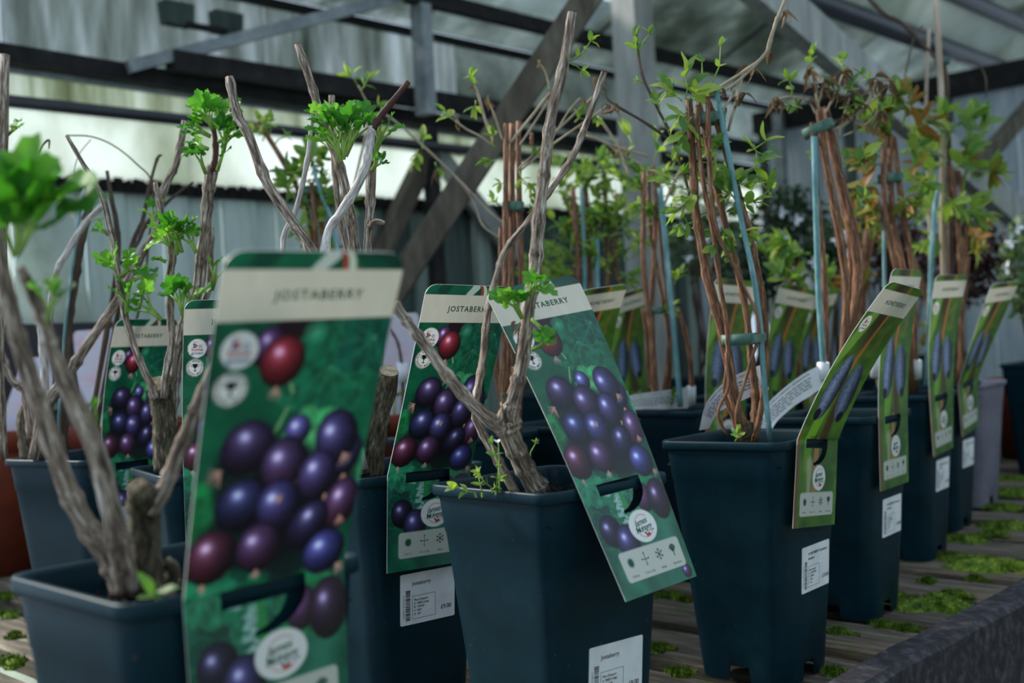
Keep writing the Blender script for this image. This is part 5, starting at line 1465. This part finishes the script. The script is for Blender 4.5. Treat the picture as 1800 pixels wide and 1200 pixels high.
# N, M, L, R, P, Q: back rows
random.seed(112)
def back_plant(key, d, stems, canes=(), ties=(), fol=(), meshes=None, w=9):
    r = ROOT[key]
    ss = [stem(r, [(x, y, w) for x, y in p], d + .015 * (k - 1), 'bark_red', n=3) for k, p in enumerate(stems)]
    for c in canes: cane(r, c, d - .02, w=7)
    for t_ in ties: tie(r, *t_[:2], d, *t_[2:])
    for x, y, sx, sy, n, sz in fol:
        for k in range(n):
            a = random.gauss(0, .5), random.gauss(0, .5)
            sprig(ss[random.randrange(len(ss))], r, x + a[0] * sx, y + a[1] * sy, d + random.uniform(-.03, .03), random.uniform(-1, 1), -random.uniform(.1, 1.2), random.uniform(10, 34), random.randint(1, 2), sz * random.uniform(.8, 1.2), meshes)
    return ss
back_plant('N', 2.05, [[(1010, 700), (1018, 560), (1016, 440), (1006, 330)], [(1040, 700), (1038, 520), (1034, 420), (1028, 320)], [(1060, 700), (1068, 500), (1064, 340), (1062, 300)], [(1120, 690), (1104, 540), (1080, 460), (1085, 340)], [(1000, 700), (1014, 420), (990, 345)]], [[(1024, 700), (1028, 480), (1022, 330)], [(1052, 700), (1050, 420)]], [(1026, 440, 46, 10)],
           [(1010, 330, 30, 40, 10, 26), (1060, 380, 40, 70, 22, 22), (1090, 400, 40, 70, 20, 22), (990, 460, 24, 60, 10, 28), (1030, 440, 30, 60, 10, 20), (1080, 480, 30, 50, 10, 20), (1045, 300, 40, 30, 8, 22)])
back_plant('M', 2.05, [[(1395, 700), (1392, 560), (1390, 470)], [(1404, 700), (1404, 540), (1400, 450)]], [], [], [(1386, 470, 40, 30, 8, 36), (1400, 500, 40, 20, 6, 36)])
back_plant('L', 2.3, [[(1500, 700), (1508, 540), (1520, 440), (1530, 380)], [(1510, 700), (1520, 500), (1534, 420)]], [], [], [(1525, 420, 40, 60, 12, 28), (1500, 480, 30, 40, 6, 26)], LB)
back_plant('R', 1.60, [[(1030, 760), (1020, 600), (985, 520)], [(1040, 760), (1046, 600), (1052, 520)]], [], [], [(1000, 560, 20, 20, 2, 18)])
back_plant('P', 2.42, [[(1630, 690), (1636, 560), (1600, 440)], [(1640, 690), (1690, 540), (1700, 450)]], [], [], [(1620, 600, 20, 30, 5, 24), (1700, 450, 40, 40, 6, 26)], LB)
back_plant('Q', 1.80, [[(560, 760), (562, 560), (556, 420), (548, 320)], [(580, 760), (576, 560), (568, 420), (558, 330)], [(540, 760), (552, 500), (545, 400), (518, 320), (472, 242), (452, 215)]], [[(610, 760), (594, 442), (557, 320), (552, 290)]], [(552, 334, 40, 14)],
           [(470, 240, 20, 30, 6, 24), (510, 340, 20, 40, 7, 30), (545, 300, 40, 30, 8, 28), (540, 395, 40, 30, 8, 30), (570, 340, 20, 40, 5, 28)])
r = ROOT['Q']; d = 1.75
v3 = stem(r, [(600, 420, 4), (640, 250, 4), (654, 203, 4), (640, 170, 3), (630, 150, 3)], d, 'twig', 'twig')
v4 = stem(r, [(654, 200, 4), (682, 204, 4), (739, 252, 4), (800, 310, 4), (860, 372, 4), (885, 392, 4)], d, 'twig', 'twig')
v5 = stem(r, [(739, 252, 3), (790, 300, 3), (830, 350, 3), (848, 395, 3), (880, 420, 3)], d, 'twig', 'twig')
for q in ((628, 150, -.4, -.6, 20, 1, 30), (634, 160, .5, -.8, 24, 2, 24), (642, 180, -.4, .4, 14, 1, 30), (650, 190, .8, -.2, 16, 1, 28), (656, 210, .3, .6, 18, 1, 24), (735, 262, -.2, .8, 16, 2, 26), (742, 262, .1, -.8, 24, 1, 26), (765, 285, .3, .7, 12, 1, 24)):
    sprig(v3, r, q[0], q[1], d - .01, q[2], q[3], q[4], q[5], q[6])
dry(v4, r, 770, 300, d, 2, 20)
# ================================================================== curled white paper labels
def strip(name, label, upper, lower, d, d1=None, lines=5, title='HONEYBERRY STRAWBERRY SENSATION', text_from=.12, text_to=.86):
    d1 = d if d1 is None else d1
    n = 28
    U_ = crom([p for p in upper], 8); L_ = crom([p for p in lower], 8)
    def pick(A, f):
        x = f * (len(A) - 1); i = min(int(x), len(A) - 2); return A[i] * (1 - (x - i)) + A[i + 1] * (x - i)
    def fn(a, b, lift=0.0):
        q = pick(U_, a) * (1 - b) + pick(L_, a) * b
        return at(q[0], q[1], d + (d1 - d) * a - lift)
    org = fn(0, 1)
    r = empty(name, org, label, 'paper label')
    vs, fs = [], []; m_ = 6
    for i in range(n + 1):
        for j in range(m_ + 1): vs.append(fn(i / n, j / m_) - org)
    for i in range(n):
        for j in range(m_):
            a = i * (m_ + 1) + j; fs.append([a, a + 1, a + m_ + 2, a + m_ + 1])
    link('paper', mesh('paper', vs, fs, M['paper'], True), r)
    f = Flat()
    if title:
        v, q = text2d(title, 1.0); w = max(x for x, y in v)
        f.add([(text_from + (text_to - text_from) * x / w, .14 - y * .13) for x, y in v], q)
    random.seed(len(title) + int(d * 100))
    for k in range(lines):
        y = .30 + k * .115; x = text_from
        while x < text_to - .02 - (.3 if k == lines - 1 else 0):
            w = random.uniform(.025, .075)
            f.rect(x, y, min(x + w, text_to), y + .042); x += w + .014
    o = link('lettering', mesh('lettering', [fn(x, y, .0006) - org for x, y in f.v], f.f, M['ink_grey']), r)
    o['kind'] = 'stuff'
    return r
strip('paper_label', 'curled white paper label with small print behind the twice-tied stems', [(1229, 756), (1240, 712), (1262, 682), (1290, 661), (1320, 648), (1340, 640)], [(1246, 753), (1260, 728), (1278, 716), (1306, 703), (1332, 692), (1352, 684)], 1.31, 1.266)
strip('paper_label', 'long white paper label with small print rising to the stems with withered tops', [(1310, 762), (1330, 735), (1353, 705), (1383, 678), (1412, 657), (1440, 642)], [(1346, 768), (1358, 752), (1369, 737), (1398, 712), (1427, 694), (1452, 676)], 1.40, 1.468)
strip('paper_label', 'flat white paper label with small print lying across the pot with the leaning blue cane', [(1096, 697), (1130, 691), (1170, 686), (1210, 680)], [(1100, 722), (1130, 719), (1170, 719), (1210, 717)], 1.672, 1.782)
def loop(px, py, d, w, h, label):
    """white strap looped round a stem"""
    c = at(px, py, d); sc = d / F_PX; vs, fs = [], []; n = 16
    for k in range(n):
        a = 6.2832 * k / n
        p = IMX * math.cos(a) * w / 2 * sc + _fw * math.sin(a) * w / 2 * sc
        for e in (-1, 1): vs.append(p - IMY * e * h / 2 * sc * (1 + .1 * math.sin(2 * a)))
        for e in (1, -1): vs.append(p * .93 - IMY * e * h / 2 * sc * (1 + .1 * math.sin(2 * a)))
    for k in range(n):
        a, b = k * 4, ((k + 1) % n) * 4
        for j in range(4): fs.append([a + j, a + (j + 1) % 4, b + (j + 1) % 4, b + j])
    o = link('label_strap', mesh('label_strap', vs, fs, M['paper'], True)); o.location = c
    return tag_it(o, label, 'label strap')
loop(1447, 652, 1.47, 22, 30, 'white strap looped round the blue cane at the end of the long label')
loop(1215, 696, 1.79, 16, 34, 'white strap looped round the thin stem at the end of the flat label')
loop(1609, 650, 1.842, 22, 34, 'white strap looped round a twig behind the straight honeyberry tags')
loop(707, 655, 1.985, 20, 34, 'white strap looped beside the mossy sawn stump')
loop(1539, 640, 1.80, 18, 44, 'white strap hanging behind the strongly bent honeyberry tag')

# ================================================================== other pots on the bench
def lathe(prof, n=28):
    vs = [(r * math.cos(6.2832 * k / n), r * math.sin(6.2832 * k / n), z) for r, z in prof for k in range(n)]
    fs = [[i * n + k, i * n + (k + 1) % n, (i + 1) * n + (k + 1) % n, (i + 1) * n + k] for i in range(len(prof) - 1) for k in range(n)]
    fs.append(list(range(n))[::-1]); fs.append([(len(prof) - 1) * n + k for k in range(n)])
    return vs, fs
TP_ME = mesh('pot', *lathe([(.072, 0), (.098, .225), (.098, .228), (.106, .229), (.108, .262), (.106, .266), (.098, .266), (.095, .24), (.09, .235)]), M['terracotta'], True)
TS_ME = mesh('soil', *lathe([(.094, .236), (.06, .240), (.01, .241)], 20), M['soil'])
def round_pot(px, py, d, label, scale=1.0, n=8, sz=26, meshes=None, wide=None, arc=(0, 6.28)):
    c = at(px, py, d); c.z = 0
    r = empty('potted_seedling', c, label, 'potted plant')
    wide = wide or scale
    p = link('pot', TP_ME, r); p.scale = (wide, wide, scale)
    s_ = link('soil', TS_ME, r); s_.scale = (wide, wide, scale)
    sc = d / F_PX
    st = MB().tube([c + Vector((0, 0, .235 * scale)), c + Vector((.005, 0, .29 * scale))], [.003, .002], 6).build('stem', M['shoot'], r, c, True)
    for k in range(n):
        a = random.uniform(*arc)
        p_ = c + Vector((math.cos(a) * .04, math.sin(a) * .04, .25 * scale + random.uniform(0, .05)))
        put_leaf(st, r, meshes or LH, p_, Vector((math.cos(a), math.sin(a), random.uniform(.1, 1))), sz * sc * random.uniform(.7, 1.3), Vector((0, -.3, 1)))
    return r
random.seed(301)
round_pot(2, 752, 2.15, 'terracotta pot with a seedling beside the dark crate', wide=1.1, arc=(.2, 2.9))
round_pot(230, 748, 2.15, 'terracotta pot with leafy seedlings behind the pale pink tag', n=18, sz=34, wide=1.1, arc=(0, 3.14))
rq = round_pot(690, 716, 2.0, 'terracotta pot behind the mossy sawn stump')
stem(rq, [(708, 762, 6), (708, 700, 6), (707, 650, 6), (700, 605, 5), (686, 578, 4)], 1.985, 'twig_dark', 'stem')
# plain pale tags stuck in them
M['pale_print'] = noisy('pale_pink_print', [(.35, lin(196, 200, 214)), (.5, lin(206, 196, 208)), (.62, lin(214, 176, 186)), (.75, lin(200, 206, 220))], 14, .45, (1, 1, 2.2), bmp=0)
def pale_tag(c4, d, label):
    P = [at(x, y, d) for x, y in c4]
    org = P[3].lerp(P[2], .5)
    nrm = (P[1] - P[0]).cross(P[3] - P[0]).normalized()
    if nrm.y > 0: nrm = -nrm
    vs = []
    def bez(u, v): return P[0].lerp(P[1], u).lerp(P[3].lerp(P[2], u), v)
    r_ = .1
    ring = []
    for (u0, v0, cu, cv, a0) in ((0, 0, r_, r_ * .5, math.pi), (1, 0, 1 - r_, r_ * .5, 1.5 * math.pi)):
        for k in range(5):
            a = a0 + math.pi / 2 * k / 4
            ring.append(bez(cu + r_ * math.cos(a), cv + r_ * .5 * math.sin(a)))
    ring += [bez(1, 1), bez(0, 1)]
    o = MB().slab([p for p in ring], nrm, .0008).build('plant_tag', M['pale_print'], None, org)
    return tag_it(o, label, 'plant tag')
pale_tag([(128, 582), (206, 576), (214, 776), (146, 778)], 2.12, 'pale pink and lilac tag upright in a terracotta pot')
pale_tag([(40, 632), (98, 622), (80, 778), (-14, 784)], 2.115, 'pale milky tag leaning in a terracotta pot beside the dark crate')
pale_tag([(676, 552), (736, 549), (738, 762), (667, 764)], 2.02, 'pale lilac tag behind the mossy sawn stump')
# black crate behind
c = stz(1.10, -2.45, 0)
cr = empty('plastic_crate', Vector((c.x, c.y, 0)), 'black plastic crate standing behind the terracotta pots', 'crate')
co = Vector(cr.location)
def crate_side(a, b, z0, z1):
    MB().bar(a + Vector((0, 0, (z0 + z1) / 2)), b + Vector((0, 0, (z0 + z1) / 2)), .012, z1 - z0).build('side_panel', M['black_pipe'], cr)
hx, hy = .06, .17
cn = [DP * sx * hx + DL * sy * hy for sx, sy in ((-1, -1), (1, -1), (1, 1), (-1, 1))]
for i in range(4):
    for z0, z1 in ((.0, .13), (.15, .28), (.30, .47)):
        crate_side(cn[i], cn[(i + 1) % 4], z0, z1)
    MB().bar(cn[i], cn[i] + Vector((0, 0, .47)), .022, .022, DL).build('corner_post', M['black_pipe'], cr)
# leaning milky sheet
sh_ = MB().slab([on_t(60, 350, TW + .008), on_t(128, 340, TW + .008), *[stz(s_, -2.47, .468) for s_ in (1.22, 1.02)]], (0, -1, .1), .006).build('plastic_sheet', M['milky'], None, at(110, 560, 2.42))
tag_it(sh_, 'milky plastic sheet leaning against the wall above the black crate', 'sheet')
# lilac-grey square pot and the pots at the far end
POTS['S'] = (.895, 2.30, 4); POTS['T'] = (1.235, 2.66, 2); POTS['V'] = (1.04, 2.80, 2)
pot('S', 'square_pot', 'empty lilac-grey square pot at the end of the honeyberry row', 'pot', sz=.94, mat=M['grey_pot'])
pot('T', 'potted_shrub', 'dark teal pot with a red-flowered shrub beyond the lilac-grey pot')
pot('V', 'potted_shrub', 'dark teal pot with a dark red shrub beyond the lilac-grey pot')
rp = round_pot(1800, 770, 2.98, 'terracotta pot beyond the lilac-grey pot', .78, 4)

# ------------------------------------------------------------------ bushy pot plants further back
def cloud(st, root, c, rx, ry, rz, n, size, mat, seed):
    """dense small foliage of one shrub"""
    g = np.random.default_rng(seed)
    vs, fs = [], []
    for k in range(n):
        p = g.normal(size=3); p /= np.linalg.norm(p); p *= g.random() ** .4
        q = np.array([p[0] * rx, p[1] * ry, p[2] * rz]) + np.array(c)
        a = g.normal(size=3); a /= np.linalg.norm(a); b = np.cross(a, g.normal(size=3)); b /= np.linalg.norm(b)
        s_ = size * g.uniform(.6, 1.3); i = len(vs)
        vs += [q, q + a * s_ * .5 + b * s_ * .28, q + a * s_, q + a * s_ * .5 - b * s_ * .28]
        fs.append([i, i + 1, i + 2, i + 3])
    o = link('foliage', mesh('foliage', [tuple(np.array(v) - np.array(root.location)) for v in vs], fs, mat), root)
    o['kind'] = 'stuff'
    return o
def shrub(key, pos, label, px, py, d, wpx, hpx, n, leaf, mat, seed, cat='potted plant'):
    if key not in ROOT:
        POTS[key] = (pos.x, pos.y, 3)
        pot(key, 'potted_shrub', label, cat)
    r = ROOT[key]; sc = d / F_PX
    c = at(px, py, d)
    random.seed(seed)
    b = Vector(r.location) + Vector((0, 0, .235))
    for k in range(6):
        e = c + Vector((random.uniform(-.6, .6) * wpx / 2 * sc, random.uniform(-.05, .05), random.uniform(-.2, .8) * hpx / 2 * sc))
        MB().tube([b + Vector((random.uniform(-.02, .02), random.uniform(-.02, .02), 0)), b.lerp(e, .5) + Vector((random.uniform(-.02, .02), 0, .03)), e], [.004, .003, .0015], 6).build('stem', M['twig_dark'], r, r.location, True)
    cloud(None, r, c, wpx / 2 * sc, max(.06, wpx / 3 * sc), hpx / 2 * sc, n, leaf, M[mat], seed)
def bp(px, d): p = at(px, 700, d); p.z = 0; return p
for i, (key, px, py, d, w, h, n, leaf, mat, label) in enumerate((
    ('s1', 1385, 395, 3.0, 150, 150, 900, .022, 'dark_leaf', 'dark green small-leaved shrub before the pale upright boards'),
    ('s2', 1470, 440, 2.75, 130, 130, 700, .022, 'dark_leaf', 'dark green shrub behind the stems with withered tops'),
    ('s3', 1540, 430, 3.1, 150, 170, 800, .024, 'red_leaf', 'brownish red shrub behind the bronze-leaved honeyberry'),
    ('s4', 1330, 470, 2.7, 110, 150, 500, .024, 'dark_leaf', 'low dark shrub behind the twice-tied stems'),
    ('V', 1712, 455, 2.80, 110, 170, 1300, .018, 'red_leaf', ''),
    ('T', 1800, 470, 2.66, 80, 190, 500, .024, 'dark_leaf', ''),
    ('s5', 1600, 460, 3.3, 110, 150, 600, .022, 'red_leaf', 'dark red twiggy shrub behind the straight honeyberry tags'),
    ('s6', 1240, 410, 2.9, 150, 190, 800, .022, 'dark_leaf', 'sparse shrub behind the bundle with the leaning blue cane'),
    ('s8', 1665, 480, 3.65, 110, 170, 700, .022, 'red_leaf', 'brown twiggy shrub behind the tall bamboo cane'),
    ('s7', 960, 480, 2.5, 80, 110, 350, .024, 'honey_leaf', 'yellow-green shrub behind the cut red-brown stems'))):
    shrub(key, bp(px, d), label, px, py, d, w, h, n, leaf, mat, 400 + i)
# white blossom scattered in the back shrubs
def blossom(key, pts, d, size):
    r = ROOT[key]
    for x, y in pts:
        st = [o for o in r.children if o.name.startswith('stem')][0]
        for k in range(4):
            put_leaf(st, r, LFLOW, at(x, y, d), idir(math.cos(k * 1.57), math.sin(k * 1.57), -.4), size * d / F_PX, name='petal')
random.seed(77)
blossom('s1', [(1370 + random.uniform(-50, 50), 400 + random.uniform(-50, 60)) for _ in range(12)], 2.93, 12)
blossom('s2', [(1470 + random.uniform(-50, 50), 430 + random.uniform(-40, 50)) for _ in range(8)], 2.68, 12)
blossom('s6', [(1235 + random.uniform(-50, 50), 420 + random.uniform(-60, 60)) for _ in range(10)], 2.8, 10)
blossom('T', [(1776, 425), (1788, 400), (1770, 470)], 2.6, 13)
